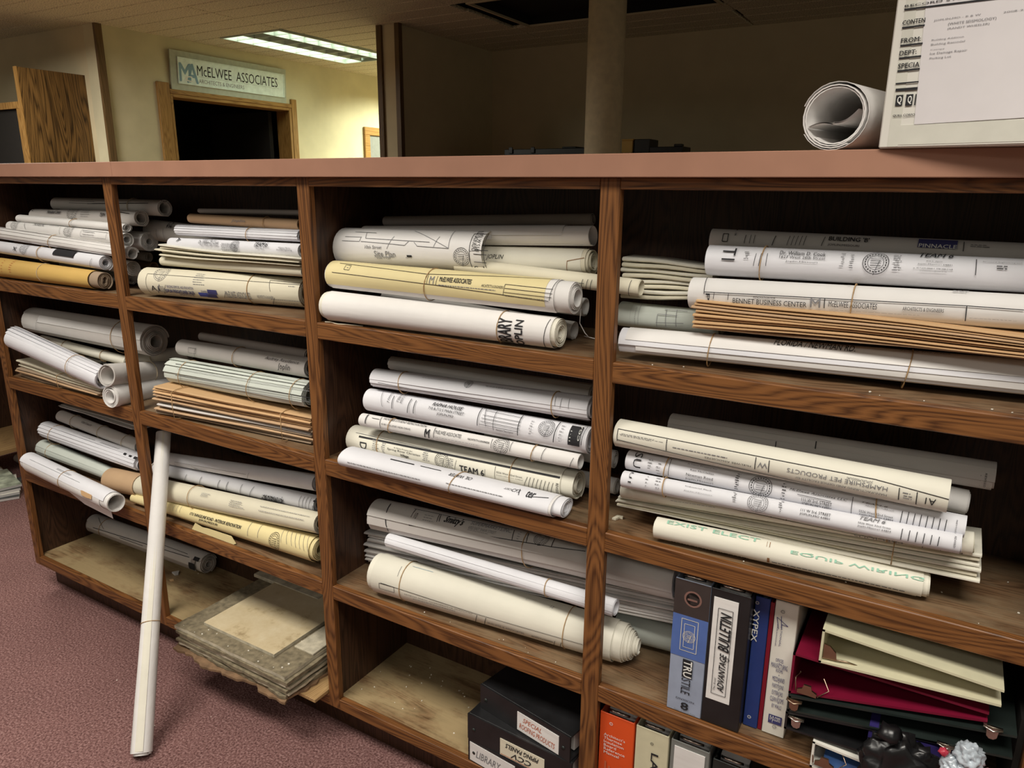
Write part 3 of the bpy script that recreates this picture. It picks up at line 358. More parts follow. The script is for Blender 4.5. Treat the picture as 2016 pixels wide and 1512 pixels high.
'L4':[('t','U1',0.0155,0.1493,0.0217,1.4,270,'','k'),('d',0.0473,-0.0223,0.0538,1.366,4,'g'),('d',0.068,-0.0269,0.0783,1.4,4,'g'),('t','CJF,LLC',0.1288,1.3751,0.1684,1.4,0,'','k'),('t','Industrial Park',0.1248,0.8924,0.1734,1.0029,0,'','k'),('t','Joplin,Missouri',0.1236,0.4065,0.1755,0.4967,0,'','k'),('d',0.2099,0.2306,0.2175,1.4,6,'g'),('s',0.2549,0.6464,0.017,0,0,'g'),('d',0.289,0.0795,0.297,1.4,6,'g'),('t','111 W 3rd. STREET',0.3254,0.6297,0.3726,0.9135,0,'','k'),('t','JOPLIN,MO 64801',0.3247,0.2595,0.3721,0.5077,0,'','k'),('t','TEAM 6',0.4157,0.9348,0.4534,1.4,0,'bi','g'),('t','5526 West 32nd Street',0.4145,0.5433,0.4624,0.6925,0,'','k'),('t','Joplin,Missouri 64804',0.4143,0.2112,0.4631,0.3935,0,'','k'),('l',0.4787,0.8098,0.4777,-0.2672,1.2,'k'),('l',0.4891,0.7829,0.4881,-0.2449,1.2,'k'),('l',0.4994,0.7774,0.4983,-0.2231,1.2,'k'),('l',0.5096,0.772,0.5085,-0.2018,1.2,'k'),('l',0.5197,0.7459,0.5186,-0.1809,1.2,'k'),('l',0.5297,0.7203,0.5286,-0.1605,1.2,'k'),('t','REVISED',0.5495,-0.0137,0.5521,1.0624,270,'','k')],
'L6':[('t','EXIST ELECT',0.0227,0.9997,0.1913,1.4,0,'b','e'),('t','EQUIP WIRING',0.2451,0.9404,0.4502,0.6351,0,'b','e'),('d',0.0306,-0.3069,0.2017,-1.1017,1,'k'),('d',0.2127,-1.1009,0.4525,-0.2254,2,'k'),('f',0.2042,0.7697,0.2048,1.2686,0,'n'),('f',0.2089,0.7647,0.2099,1.2651,0,'n'),('f',0.2081,-0.5864,0.2121,-0.1028,0,'n')],
'M1':[('l',0.0541,1.4,0.0667,-0.4062,3.0,'k'),('l',0.1351,1.4,0.1363,0.2875,1.8,'k'),('l',0.1289,1.4,0.2075,1.4,1.8,'k'),('l',0.2075,1.4,0.2156,0.5241,1.8,'k'),('l',0.1362,0.3079,0.2105,0.5021,1.8,'k'),('t','10',0.1431,0.72,0.1515,1.1337,20,'','k'),('l',0.2119,1.4,0.2231,0.5569,2.0,'k'),('l',0.208,1.4,0.4026,1.4,1.5,'k'),('t',"Smitty's",0.23,0.7805,0.284,1.4,0,'bi','k'),('t','SUPERMARKETS,INC.',0.3036,1.0809,0.4155,1.4,0,'','g'),('t','6302 EAST SHAW STREET',0.3037,0.8403,0.379,1.0301,0,'','g'),('t','JOPLIN,MISSOURI',0.3032,0.7287,0.3589,0.8113,0,'','g'),('l',0.418,1.4,0.4252,0.7109,1.8,'k'),('l',0.4557,1.4,0.4612,0.7842,1.8,'k'),('s',0.4925,1.1923,0.0173,0,0,'k'),('l',0.5217,1.4,0.5234,0.8398,1.8,'k'),('l',0.2237,0.5079,0.5234,0.8398,2.0,'k'),('l',0.5234,0.8398,0.6027,1.0037,2.0,'k'),('d',0.1699,0.6956,0.207,1.1931,3,'g'),('d',0.431,0.7911,0.4424,1.4,4,'g')],
'M4':[('b',0.0398,-0.2416,0.0838,0.0705,1.2,'k'),('l',0.044,0.0994,0.315,-0.0638,1.2,'k'),('l',0.315,-0.0638,0.5747,-0.0292,1.2,'k'),('t','NORTH WING CONGREGATE ADDITION',0.1148,-0.1081,0.3015,-0.153,0,'','k'),('d',0.1375,-0.1855,0.2701,-0.3911,1,'g'),('l',0.3149,-0.117,0.305,-0.7327,1.4,'k'),('l',0.3383,-0.1201,0.3265,-0.8593,1.4,'k'),('t','McELWEE & ASSOCIATES',0.3406,-0.5324,0.4334,-0.3757,0,'','g'),('t','ARCHITECTS & ENGINEERS',0.4511,-0.534,0.5044,-0.4034,0,'','k'),('l',0.5092,-0.318,0.501,-0.9326,1.2,'k'),('l',0.5241,-0.3135,0.5161,-0.9328,1.2,'k'),('f',0.1133,1.3789,0.1723,1.4,0,'b'),('l',0.0876,1.1919,0.0885,0.6404,1.2,'g'),('t','21',0.4206,1.3189,0.424,1.4,0,'i','g'),('t','12',0.4818,1.2515,0.4907,1.4,0,'i','g')],
'PBOX':[('t','RECORD STORAGE',0.0114,0.18,0.1126,0.1826,0,'b','k'),('l',0.0113,0.1771,0.1268,0.1745,2.5,'k'),('t','CONTEN',0.0114,0.1581,0.0391,0.1637,0,'b','k'),('l',0.0115,0.1546,0.0395,0.1544,2.5,'k'),('t','FROM:',0.0124,0.1355,0.037,0.1413,0,'b','k'),('l',0.0123,0.1323,0.0401,0.1322,2.5,'k'),('t','DEPT:',0.0127,0.1199,0.0339,0.1256,0,'b','k'),('l',0.0128,0.1165,0.0404,0.1165,2.5,'k'),('t','SPECIA',0.013,0.1033,0.0398,0.1096,0,'b','k'),('l',0.013,0.1002,0.041,0.1007,2.5,'k'),('l',0.0128,0.0843,0.0418,0.0845,2.0,'k'),('f',0.0139,0.0744,0.0417,0.0779,0,'k'),('f',0.0158,0.0552,0.0249,0.0693,0,'k'),('f',0.0288,0.0548,0.0376,0.0693,0,'k'),('t','Q',0.0178,0.0568,0.0232,0.0675,0,'b','w'),('t','Q',0.0311,0.0566,0.036,0.0672,0,'b','w'),('f',0.0402,0.0547,0.0417,0.069,0,'k'),('t','QUILL CORPO',0.0148,0.0408,0.0429,0.0442,0,'b','k'),('t','JOPLIN,MO - B & W',0.05,0.1572,0.104,0.1596,0,'','g'),('t','(WHITE SEISMOLOGY)',0.0677,0.1497,0.1219,0.1537,0,'','g'),('t','(RANDY WHEELER)',0.0678,0.1449,0.1152,0.1477,0,'','g'),('t','2008-2009',0.1284,0.1568,0.1607,0.1585,0,'','g'),('t','Building Addition',0.0507,0.1336,0.0883,0.1358,0,'','g'),('t','Building Remodel',0.0507,0.1278,0.0902,0.1305,0,'','g'),('t','Canopy',0.0508,0.1221,0.0679,0.1237,0,'','g'),('t','Ice Damage Repair',0.0511,0.1163,0.0947,0.1195,0,'','g'),('t','Parking Lot',0.0514,0.1107,0.077,0.1136,0,'','g')],
'PSIGN':[('t','M',0.0628,0.0716,0.1564,0.1961,0,'b','b'),('t','A',0.1242,0.0676,0.2198,0.1989,0,'b','b'),('t','c',0.1082,0.0741,0.1719,0.1121,0,'b','w'),('t','McELWEE  ASSOCIATES',0.2163,0.1245,0.9844,0.1971,0,'','k'),('l',0.2243,0.1184,0.9984,0.1173,1.2,'g'),('t','ARCHITECTS & ENGINEERS',0.2278,0.0738,0.6428,0.1014,0,'','g')],
'N3':[('t','XYPEX',0.0059,0.1861,0.0157,0.2523,270,'b','w'),('t','Concrete Waterproofing By Crystallization',0.0104,0.0359,0.0103,0.1817,270,'i','w'),('s',0.0104,0.2664,0.003,0,0,'w'),('s',0.0173,0.0231,0.0032,0,0,'w')],
'N4':[('t','NATIONAL',0.0134,0.191,0.0165,0.2374,270,'','p'),('t','PARTITIONS',0.0068,0.1909,0.0084,0.2346,270,'b','p'),('l',0.005,0.2492,0.0254,0.236,1.2,'p'),('l',0.0254,0.236,0.0139,0.2365,1.2,'p'),('l',0.005,0.2492,0.01,0.2261,1.2,'p'),('l',0.0148,0.2278,0.0123,0.253,1.2,'p'),('t','OFFICES',0.0111,0.1588,0.0247,0.1662,0,'','p'),('t','MANUFACTURING',0.0042,0.1455,0.0331,0.156,0,'','p'),('t','ROOMS',0.0139,0.1376,0.0257,0.1447,0,'','p'),('t','MEZZANINES',0.0091,0.1183,0.0305,0.1276,0,'','p'),('t','PARTITIONS',0.0102,0.1036,0.03,0.1128,0,'','p'),('t','EXTERIORS',0.0111,0.0893,0.0299,0.0983,0,'','p'),('t','CLEAN ROOMS',0.009,0.0746,0.0328,0.0849,0,'','p'),('t','BY WALLS',0.0134,0.0611,0.0304,0.07,0,'','p'),('f',0.0173,0.1556,0.0186,0.1575,0,'p'),('f',0.0193,0.1312,0.0206,0.1331,0,'p'),('f',0.0204,0.1157,0.0218,0.1177,0,'p'),('f',0.0215,0.1006,0.0228,0.1026,0,'p'),('f',0.0225,0.0863,0.0238,0.0883,0,'p'),('f',0.0234,0.0725,0.0248,0.0745,0,'p'),('f',0.0099,0.0267,0.034,0.0453,0,'p'),('t','n-p.com',0.0125,0.0288,0.031,0.0431,0,'','w'),('s',0.014,0.2625,0.0033,0,0,'g'),('s',0.0221,0.0208,0.0034,0,0,'g')],
'Q2':[('t','LAM',0.0355,0.1546,0.0504,0.2212,270,'b','k')],
'L5t':[('t','M1',0.5678,-1.1552,0.5814,-0.7046,180,'','k'),('t','PRECIOUS',0.4244,-1.0133,0.4973,-0.5178,180,'','g'),('t','MOMENTS',0.3357,-0.1878,0.4035,-0.1867,180,'','g'),('t','ELEVATOR ADDITION',0.4264,-0.2799,0.497,-0.0718,180,'','g'),('t','CARTHAGE,MISSOURI',0.4505,-1.1565,0.4973,-1.1588,180,'','g'),('t','McELWEE ASSOCIATES',0.2051,0.3357,0.2873,0.3786,180,'','k'),('l',0.0037,0.9207,0.5921,-1.1557,1.2,'k'),('l',0.5257,-0.1326,0.5256,-1.1552,1.3,'k'),('l',0.5508,-0.274,0.5513,-1.1538,1.3,'k'),('l',0.2905,0.5658,0.2895,-0.1318,1.3,'k'),('l',0.3158,0.471,0.3156,-0.2174,1.3,'k'),('d',0.5297,-1.1533,0.5478,-0.1975,3,'g'),('d',0.101,-0.0588,0.2015,0.0607,1,'g')],
}

# ------------------------------------------------------------ lettering cache
def collect_texts(more=None):
    keys = set()
    for L in (PR.values() if more is None else [more]):
        for it in L:
            if it[0] == 't': keys.add((it[1], it[7]))
    obs = []
    for k in sorted(keys):
        c = bpy.data.curves.new('t', 'FONT'); c.body = k[0]; c.resolution_u = 2
        if 'i' in k[1]: c.shear = .3
        o = bpy.data.objects.new('t', c); COL.objects.link(o); obs.append((k, o, c))
    bpy.context.view_layer.update(); dg = bpy.context.evaluated_depsgraph_get(); T = {}
    for k, o, c in obs:
        e = o.evaluated_get(dg); me = e.to_mesh()
        v = np.array([q.co[:2] for q in me.vertices]); f = [tuple(p.vertices) for p in me.polygons]; e.to_mesh_clear()
        if len(v): 
            lo, hi = v.min(0), v.max(0); T[k] = ((v-lo)/np.maximum(hi-lo, 1e-6), f)
    for k, o, c in obs: bpy.data.objects.remove(o); bpy.data.curves.remove(c)
    return T
TEXT = collect_texts()
def put_prints(key, mapper, parent, su=1.0, sv=1.0, dvmax=.22, name='printed_lettering'):
    """lay every print item of one sheet out in (u,v) and wrap it on the surface through mapper"""
    by = {}; lift = [0.0]
    def place(u, v, e):
        u, v = float(u), float(v); P = mapper(u, v)
        if e <= 0: return P
        n = (mapper(u+.001, v)-P).cross(mapper(u, v+.01)-P).normalized()
        return P+n*e
    def quad(ink, pts): by.setdefault(ink, []).append((pts, [tuple(range(len(pts)))], lift[0])); lift[0] = (lift[0]+.000004) % .00008
    def line(ink, u0, v0, u1, v1, w):
        w = w*.00088; du, dv = (u1-u0)*su, (v1-v0)*sv; L = math.hypot(du, dv)
        if L < 1e-6: return
        nu, nv = -dv/L*w/2/su, du/L*w/2/sv; n = max(1, math.ceil(abs(v1-v0)/dvmax))
        for i in range(n):
            a, b_ = i/n, (i+1)/n
            A = (u0+(u1-u0)*a, v0+(v1-v0)*a); B = (u0+(u1-u0)*b_, v0+(v1-v0)*b_)
            quad(ink, [(A[0]-nu, A[1]-nv), (B[0]-nu, B[1]-nv), (B[0]+nu, B[1]+nv), (A[0]+nu, A[1]+nv)])
    def rect(ink, u0, v0, u1, v1):
        u0, u1 = sorted((u0, u1)); v0, v1 = sorted((v0, v1)); n = max(1, math.ceil((v1-v0)/dvmax))
        for i in range(n):
            a, b_ = v0+(v1-v0)*i/n, v0+(v1-v0)*(i+1)/n
            quad(ink, [(u0, a), (u1, a), (u1, b_), (u0, b_)])
    rnd = random.Random(key)
    miss = [i for i in PR.get(key, []) if i[0] == 't' and (i[1], i[7]) not in TEXT]
    if miss: TEXT.update(collect_texts(miss))
    for it in PR.get(key, []):
        op = it[0]
        if op == 't':
          for bold in ((0, 0, 0), (1, .3, 1), (.5, -.4, 2)) if 'b' in it[7] else ((0, 0, 0),):
              _, txt, u0, v0, u1, v1, rot, st, ink = it
              if (txt, st) not in TEXT: continue
              v, f = TEXT[txt, st]; q = v.copy()
              if rot == 180: q = 1-q
              elif rot == 90: q = np.stack([1-v[:, 1], v[:, 0]], 1)
              elif rot == 270: q = np.stack([v[:, 1], 1-v[:, 0]], 1)
              elif rot: 
                  q = q
              lh = .05*(abs(v1-v0)*sv if rot in (0, 180, 20) else abs(u1-u0)*su)
              P = np.stack([u0+(u1-u0)*q[:, 0]+bold[0]*lh/su, v0+(v1-v0)*q[:, 1]+bold[1]*lh/sv], 1)
              if abs(v1-v0) > dvmax:
                  bm = bmesh.new(); vv = [bm.verts.new((a, b_, 0)) for a, b_ in P]
                  for t in f:
                      try: bm.faces.new([vv[i] for i in t])
                      except ValueError: pass
                  n = math.ceil(abs(v1-v0)/dvmax)
                  for i in range(1, n):
                      bmesh.ops.bisect_plane(bm, geom=bm.verts[:]+bm.edges[:]+bm.faces[:], plane_co=(0, v0+(v1-v0)*i/n, 0), plane_no=(0, 1, 0))
                  bm.verts.index_update()
                  by.setdefault(ink, []).append(([(q.co.x, q.co.y) for q in bm.verts], [tuple(z.index for z in t.verts) for t in bm.faces], bold[2]*.00012+(.00035 if ink == 'w' else .0001))); bm.free()
              else: by.setdefault(ink, []).append((list(map(tuple, P)), f, bold[2]*.00012+(.00035 if ink == 'w' else .0001)))
        elif op == 'l': line(it[6], *it[1:5], it[5])
        elif op == 'b':
            u0, v0, u1, v1 = it[1:5]
            for q in ((u0, v0, u1, v0), (u1, v0, u1, v1), (u1, v1, u0, v1), (u0, v1, u0, v0)): line(it[6], *q, it[5])
        elif op == 'f': rect(it[6], *it[1:5])
        elif op == 'd':   # rows of unreadable small print
            u0, v0, u1, v1, n, ink = it[1:]; u0, u1 = sorted((u0, u1)); v0, v1 = sorted((v0, v1)); h = (v1-v0)/max(n, 1)
            hh = min(h*.36, .0014/sv)
            for i in range(n):
                vc = v0+h*(i+.5); u = u0+rnd.random()*.004; end = u0+(u1-u0)*rnd.uniform(.7, 1)
                while u < end:
                    l = rnd.uniform(.003, .009)/su; rect(ink, u, vc-hh/2, min(u+l, end), vc+hh/2); u += l+.0016/su
        elif op == 's':   # round engineer's seal
            uc, vc, r, ink = it[1], it[2], it[3], it[6]
            for rr, wd in ((1, 1.1), (.62, .8)):
                pts = [(uc+rr*r*math.cos(a*math.pi/12)/su, vc+rr*r*math.sin(a*math.pi/12)/sv) for a in range(24)]
                for i in range(24): line(ink, *pts[i], *pts[(i+1) % 24], wd if r > .012 else wd*.7)
            if r > .008:
                for a in range(22):
                    q = a*2*math.pi/22; rect(ink, uc+(.81*math.cos(q)-.05)*r/su, vc+(.81*math.sin(q)-.06)*r/sv, uc+(.81*math.cos(q)+.05)*r/su, vc+(.81*math.sin(q)+.06)*r/sv)
                for k in (-.3, -.1, .1, .3): line(ink, uc-.42*r/su, vc+k*r/sv, uc+.42*r/su, vc+k*r/sv, .9)
                line(ink, uc-.1*r/su, vc-1.1*r/sv, uc+.3*r/su, vc+.2*r/sv, .8)
    for ink, L in by.items():
        q = MB()
        for pts, fs, e in L: q.add([place(p[0], p[1], e) for p in pts], fs)
        q.build(name, INK[ink], parent, fix=False)['kind'] = 'stuff'

# ------------------------------------------------------------ rolled drawings
class Prof:
    def __init__(s, k):
        P0, P1, s.b0, s.b1, s.asp = R[k]; s.P0, s.P1 = Vector(P0), Vector(P1)
        d = s.P1-s.P0; s.L = d.length; s.e = d/s.L
        f = Vector((0,-1,0)); f -= f.dot(s.e)*s.e; s.f = f.normalized(); s.q = s.f.cross(s.e)
    def pt(s, t, ph, rr=1.0):
        b = s.b0+(s.b1-s.b0)*t
        return s.P0+s.e*(s.L*t)+rr*b*(s.asp*math.cos(ph)*s.f+math.sin(ph)*s.q)
    def mapper(s, u, ph): return s.pt(u/s.L, ph, 1.0+.0009/((s.b0+s.b1)/2))
def roll(key, label, mt='white', turns=4.0, hole=.5, layers=(), bands=(), tele=(0, 0), seam=-110, group=None, name='rolled_drawing', body=True, rough=.006, bandmat='rubber', crush=0):
    p = Prof(key); mid = (p.P0+p.P1)/2; loc = Vector((mid.x, mid.y, min(p.P0.z-p.b0, p.P1.z-p.b1)))
    root = thing(name, loc, label, 'drawing roll', group); rnd = random.Random(key)
    M = len(layers); dl = .045 if M < 4 else .11; th_l = .35 if M < 4 else .2; r_out = 1.0-M*dl*.5 if M else 1.0
    if body:
        n = max(14, int(turns*24)); th = .55*(r_out-hole)/max(turns, .5); q = MB(); s0 = math.radians(seam)
        ph = [s0-i/n*turns*2*math.pi for i in range(n+1)]; rr = [r_out-(r_out-hole)*i/n for i in range(n+1)]
        if crush: rr = [r*(1-crush*.5*(1+math.sin(2*a+1.0))*(i/n)) for i, (r, a) in enumerate(zip(rr, ph))]
        j0 = [rnd.uniform(-rough, rough)*.5 for _ in range(int(turns)+2)]; j1 = [rnd.uniform(-rough, rough)*.5 for _ in range(int(turns)+2)]
        def ends(i):
            k = i*turns/n; a = int(k); fr = k-a
            return ((-tele[0]*k/turns+j0[a]*(1-fr)+j0[a+1]*fr)/p.L, 1+(tele[1]*k/turns+j1[a]*(1-fr)+j1[a+1]*fr)/p.L)
        ts = [0, .33, .67, 1]; vo = []; vi = []
        for i in range(n+1):
            e0, e1 = ends(i)
            for t in ts:
                tt = e0+(e1-e0)*t; vo.append(p.pt(tt, ph[i], rr[i])); vi.append(p.pt(tt, ph[i], rr[i]-th))
        nt_ = len(ts); F1 = [(i*nt_+j, i*nt_+j+1, (i+1)*nt_+j+1, (i+1)*nt_+j) for i in range(n) for j in range(nt_-1)]
        q.add(vo, F1, True); q.add(vi, [f[::-1] for f in F1], True)
        for j in (0, nt_-1):
            vs = []
            for i in range(n+1): vs += [vo[i*nt_+j], vi[i*nt_+j]]
            q.add(vs, [(2*i, 2*i+1, 2*i+3, 2*i+2) for i in range(n)])
        for i in (0, n):
            q.add([vo[i*nt_], vo[i*nt_+nt_-1], vi[i*nt_+nt_-1], vi[i*nt_]], [(0, 1, 2, 3)])
        q.build('paper_roll', mt, root, fix=False)
    for k, ly in enumerate(layers):   # loose outer sheets: (start angle, end angle, t0, t1, material, lift of the free edge)
        a0, a1, t0, t1, lm, lift = ly; rk = 1.0-k*dl*.5; n = max(6, int(abs(a1-a0)/14)); q = MB(); vs = []; vi = []
        ts = [t0, t0+(t1-t0)*.3, t0+(t1-t0)*.7, t1]; sk = rnd.uniform(-.06, .06)
        for i in range(n+1):
            x = i/n
            for t in ts:
                a = math.radians(a0+(a1-a0)*x+sk*40*(t-.5)*x); r_ = rk+lift*max(0, x-.75)*4*(.5+.5*math.sin(5*t+k))
                vs.append(p.pt(t, a, r_)); vi.append(p.pt(t, a, r_-dl*th_l))
        nt_ = 4; F1 = [(i*nt_+j, i*nt_+j+1, (i+1)*nt_+j+1, (i+1)*nt_+j) for i in range(n) for j in range(3)]
        q.add(vs, F1, True); q.add(vi, [f[::-1] for f in F1], True)
        for j in (0, 3):
            w_ = []
            for i in range(n+1): w_ += [vs[i*nt_+j], vi[i*nt_+j]]
            q.add(w_, [(2*i, 2*i+1, 2*i+3, 2*i+2) for i in range(n)])
        for i in (0, n):
            for j in range(3): q.add([vs[i*nt_+j], vs[i*nt_+j+1], vi[i*nt_+j+1], vi[i*nt_+j]], [(0, 1, 2, 3)])
        q.build('sheet', lm or mt, root, fix=False)
    for bd in bands:
        u, bm_ = (bd if isinstance(bd, tuple) else (bd, bandmat)); q = MB(); sl = rnd.uniform(-.008, .008)
        q.tube([p.pt(u+sl*math.sin(a*math.pi/10), a*math.pi/10, 1.0+.0012/p.b0) for a in range(20)], .0011, 5, True)
        q.build('rubber_band' if bm_ == 'rubber' else 'tie_string', bm_, root)
    put_prints(key, p.mapper, root, 1.0, (p.b0+p.b1)/2)
    return root

# ------------------------------------------------------------ stacks of folded sheets
def stack(key, label, n, mts, depth, name='folded_drawings', bow=0.0, bands=(), group=None, ragged=.006, open_=.0):
    P0, P1, h0, h1 = ST[key]; P0, P1 = Vector(P0), Vector(P1); d = P1-P0; L = d.length; e = d/L
    f = Vector((-d.y, d.x, 0)).normalized(); rnd = random.Random(key)
    if f.y < 0: f = -f
    root = thing(name, (P0+P1)/2, label, 'drawing stack', group); U = Vector((0,0,1))
    prev = [0.0]*7
    for k in range(n):
        q = MB(); jf = rnd.uniform(-ragged, ragged); j0 = rnd.uniform(-ragged, ragged); j1 = rnd.uniform(-ragged, ragged); wv = rnd.uniform(0, 6.28); vs = []; m_ = 7; c = 8
        for i in range(m_):
            t = i/(m_-1); h = h0+(h1-h0)*t; z0 = h*k/n; th = h/n*.80; O = P0+e*(L*t+j0*(1-t)+j1*t)
            z0 += bow*math.sin(math.pi*t)+.0012*math.sin(wv+7*t); fr = jf+.003*math.sin(wv+4*t)-open_*k*t
            sec = [(fr+depth, z0), (fr+depth*.5, z0), (fr+.004, z0), (fr, z0+th*.3), (fr, z0+th*.7), (fr+.004, z0+th), (fr+depth*.5, z0+th), (fr+depth, z0+th)]
            vs += [O+f*a+U*b_ for a, b_ in sec]
        fs = [(i*c+j, i*c+(j+1) % c, (i+1)*c+(j+1) % c, (i+1)*c+j) for i in range(m_-1) for j in range(c)]
        fs += [tuple(range(c-1, -1, -1)), tuple((m_-1)*c+j for j in range(c))]
        q.add(vs, fs); q.build('sheet', mts[k % len(mts)] if not isinstance(mts, str) else mts, root)
    for u in bands:
        q = MB(); h = h0+(h1-h0)*u; O = P0+e*(L*u)+U*(bow*math.sin(math.pi*u)); a, b_ = -ragged-.003, h+.002
        q.tube([O+f*x+U*z for x, z in ((a, .004), (a-.002, h*.5), (a, h-.002), (a+.02, b_), (depth*.5, b_), (depth, b_), (depth+.012, h*.5), (depth, .001), (depth*.5, -.0005), (a+.02, -.0005))], .0012, 5, True)
        q.build('rubber_band', 'rubber', root)
    return root

# ============================================================ ROOM
X0, X4 = -2.2885, .7518
struct(bx('floor', 'carpet', -8.2, 4.0, -3.6, 6.2, -.05, 0))
ceil = struct(bx('ceiling', 'darkgap', -8.2, 4.0, -3.6, 6.2, 2.56, 2.62))
HT = .1825
cols = [(-6.43, -5.03), (-5.03, -3.63), (-3.63, -2.23), (-2.23, -.83), (-.83, .57), (.57, 1.97)]
tm = {}
def ceil_tile(x0, x1, y0):
    k = round(x1-x0, 3)
    if k not in tm:
        q = MB(); q.box(.004, k-.004, .003, HT-.003, 0, .02, b=.004); o = q.build('ceiling_tile', 'acoustic'); tm[k] = o
    else:
        o = tm[k].copy(); COL.objects.link(o)
    o.location = (x0+random.uniform(-.012, .012) if k > 1 else x0, y0, 2.5); o.parent = ceil
for ci, (xa, xb) in enumerate(cols):
    for k in range(-14, 23):
        y = 1.89+HT*k
        if ci == 3 and 4 <= k < 8: continue
        if ci < 1 and y > 1.85: continue
        if ci == 1 and y > 1.85:
            if 4 <= k < 11: ceil_tile(-4.60, -4.262, y)
            else: ceil_tile(-4.60, xb, y)
            continue
        if ci >= 3 and y > 4.0: continue
        ceil_tile(xa, xb, y)
def wallbox(name, m, *a): return struct(bx(name, m, *a))
# office wall with the sign and the doorway
ws = MB(); ws.box(-4.70, -4.576, 1.884, 2.385, 0, 2.56); ws.box(-4.70, -4.576, 3.541, 6.1, 0, 2.56); ws.box(-4.70, -4.576, 2.385, 3.541, 2.122, 2.56)
struct(ws.build('wall_office', 'wallgrain'))
wallbox('wall_left', 'wallpaint', -8.1, -4.70, 1.884, 1.984, 0, 2.56)
wallbox('wall_far', 'wallpaint', -4.7, -2.9, 6.0, 6.1, 0, 2.56)
wallbox('wall_back', 'wallpaint', -2.95, 4.0, 4.02, 4.12, 0, 2.56)
wallbox('wall_partition', 'wallpaint', -2.945, -2.83, 2.858, 6.0, 0, 2.5)
struct(bx('trim_1', 'brown_trim', -4.579, -4.555, 1.878, 1.925, 0, 2.5)); struct(bx('trim_2', 'brown_trim', -2.985, -2.945, 2.838, 2.875, 0, 2.5)); struct(bx('trim_3', 'brown_trim', -2.83, -2.795, 2.838, 2.875, 0, 2.5))
# office behind the doorway, its unlit darkness put into near-black surfaces
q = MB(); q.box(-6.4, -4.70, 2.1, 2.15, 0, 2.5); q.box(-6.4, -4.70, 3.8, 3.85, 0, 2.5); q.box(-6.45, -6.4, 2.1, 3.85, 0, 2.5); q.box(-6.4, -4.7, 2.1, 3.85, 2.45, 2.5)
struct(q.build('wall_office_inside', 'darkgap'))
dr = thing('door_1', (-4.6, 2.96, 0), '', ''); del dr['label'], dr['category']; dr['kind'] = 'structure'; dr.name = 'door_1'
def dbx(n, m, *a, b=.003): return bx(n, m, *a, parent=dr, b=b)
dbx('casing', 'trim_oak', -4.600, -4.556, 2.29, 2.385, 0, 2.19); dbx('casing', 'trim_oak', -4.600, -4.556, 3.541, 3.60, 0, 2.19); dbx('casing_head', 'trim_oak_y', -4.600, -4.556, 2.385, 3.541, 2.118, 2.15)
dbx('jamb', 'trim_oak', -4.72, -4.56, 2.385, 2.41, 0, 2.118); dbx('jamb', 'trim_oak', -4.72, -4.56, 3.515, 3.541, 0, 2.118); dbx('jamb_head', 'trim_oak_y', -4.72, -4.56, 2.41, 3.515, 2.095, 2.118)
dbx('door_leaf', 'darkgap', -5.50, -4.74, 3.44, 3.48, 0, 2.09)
# sign over the doorway
sg = thing('office_sign', (-4.57, 2.95, 2.14), 'grey sign board with white name panel leaning above the dark office doorway', 'sign')
tilt = Matrix.Translation((-4.565, 0, 2.138)) @ Matrix.Rotation(math.radians(3), 4, 'Y')
bx('backing_board', 'signplate', -.006, .006, 2.406, 3.489, 0, .28, parent=sg, M=tilt, b=.001)
bx('name_panel', 'signface', .006, .012, 2.468, 3.457, .062, .232, parent=sg, M=tilt, b=.001)
q = MB()
for a in ((2.462, 3.463, .056, .062), (2.462, 3.463, .232, .238), (2.462, 2.468, .062, .232), (3.457, 3.463, .062, .232)): q.box(.006, .015, *a, M=tilt)
q.build('panel_border', 'signface', sg)
put_prints('PSIGN', lambda u, v: tilt @ Vector((.0128, 2.406+u, v+.003)), sg)
mat('dull_grey', c3((120, 122, 118)), .5)
# framed picture past the doorway
pf = thing('framed_picture', (-4.57, 4.7, 1.6), 'brown framed picture on the office wall right of the doorway', 'picture')
q = MB(); q.box(-4.576, -4.55, 4.445, 5.25, 1.955, 2.03, b=.004); q.box(-4.576, -4.55, 4.445, 5.25, 1.25, 1.32, b=.004); q.box(-4.576, -4.55, 4.445, 4.52, 1.32, 1.955, b=.004); q.box(-4.576, -4.55, 5.18, 5.25, 1.32, 1.955, b=.004)
q.build('frame', 'trim_oak_y', pf); bx('mat_board', 'dull_grey', -4.575, -4.565, 4.52, 5.18, 1.32, 1.955, parent=pf)
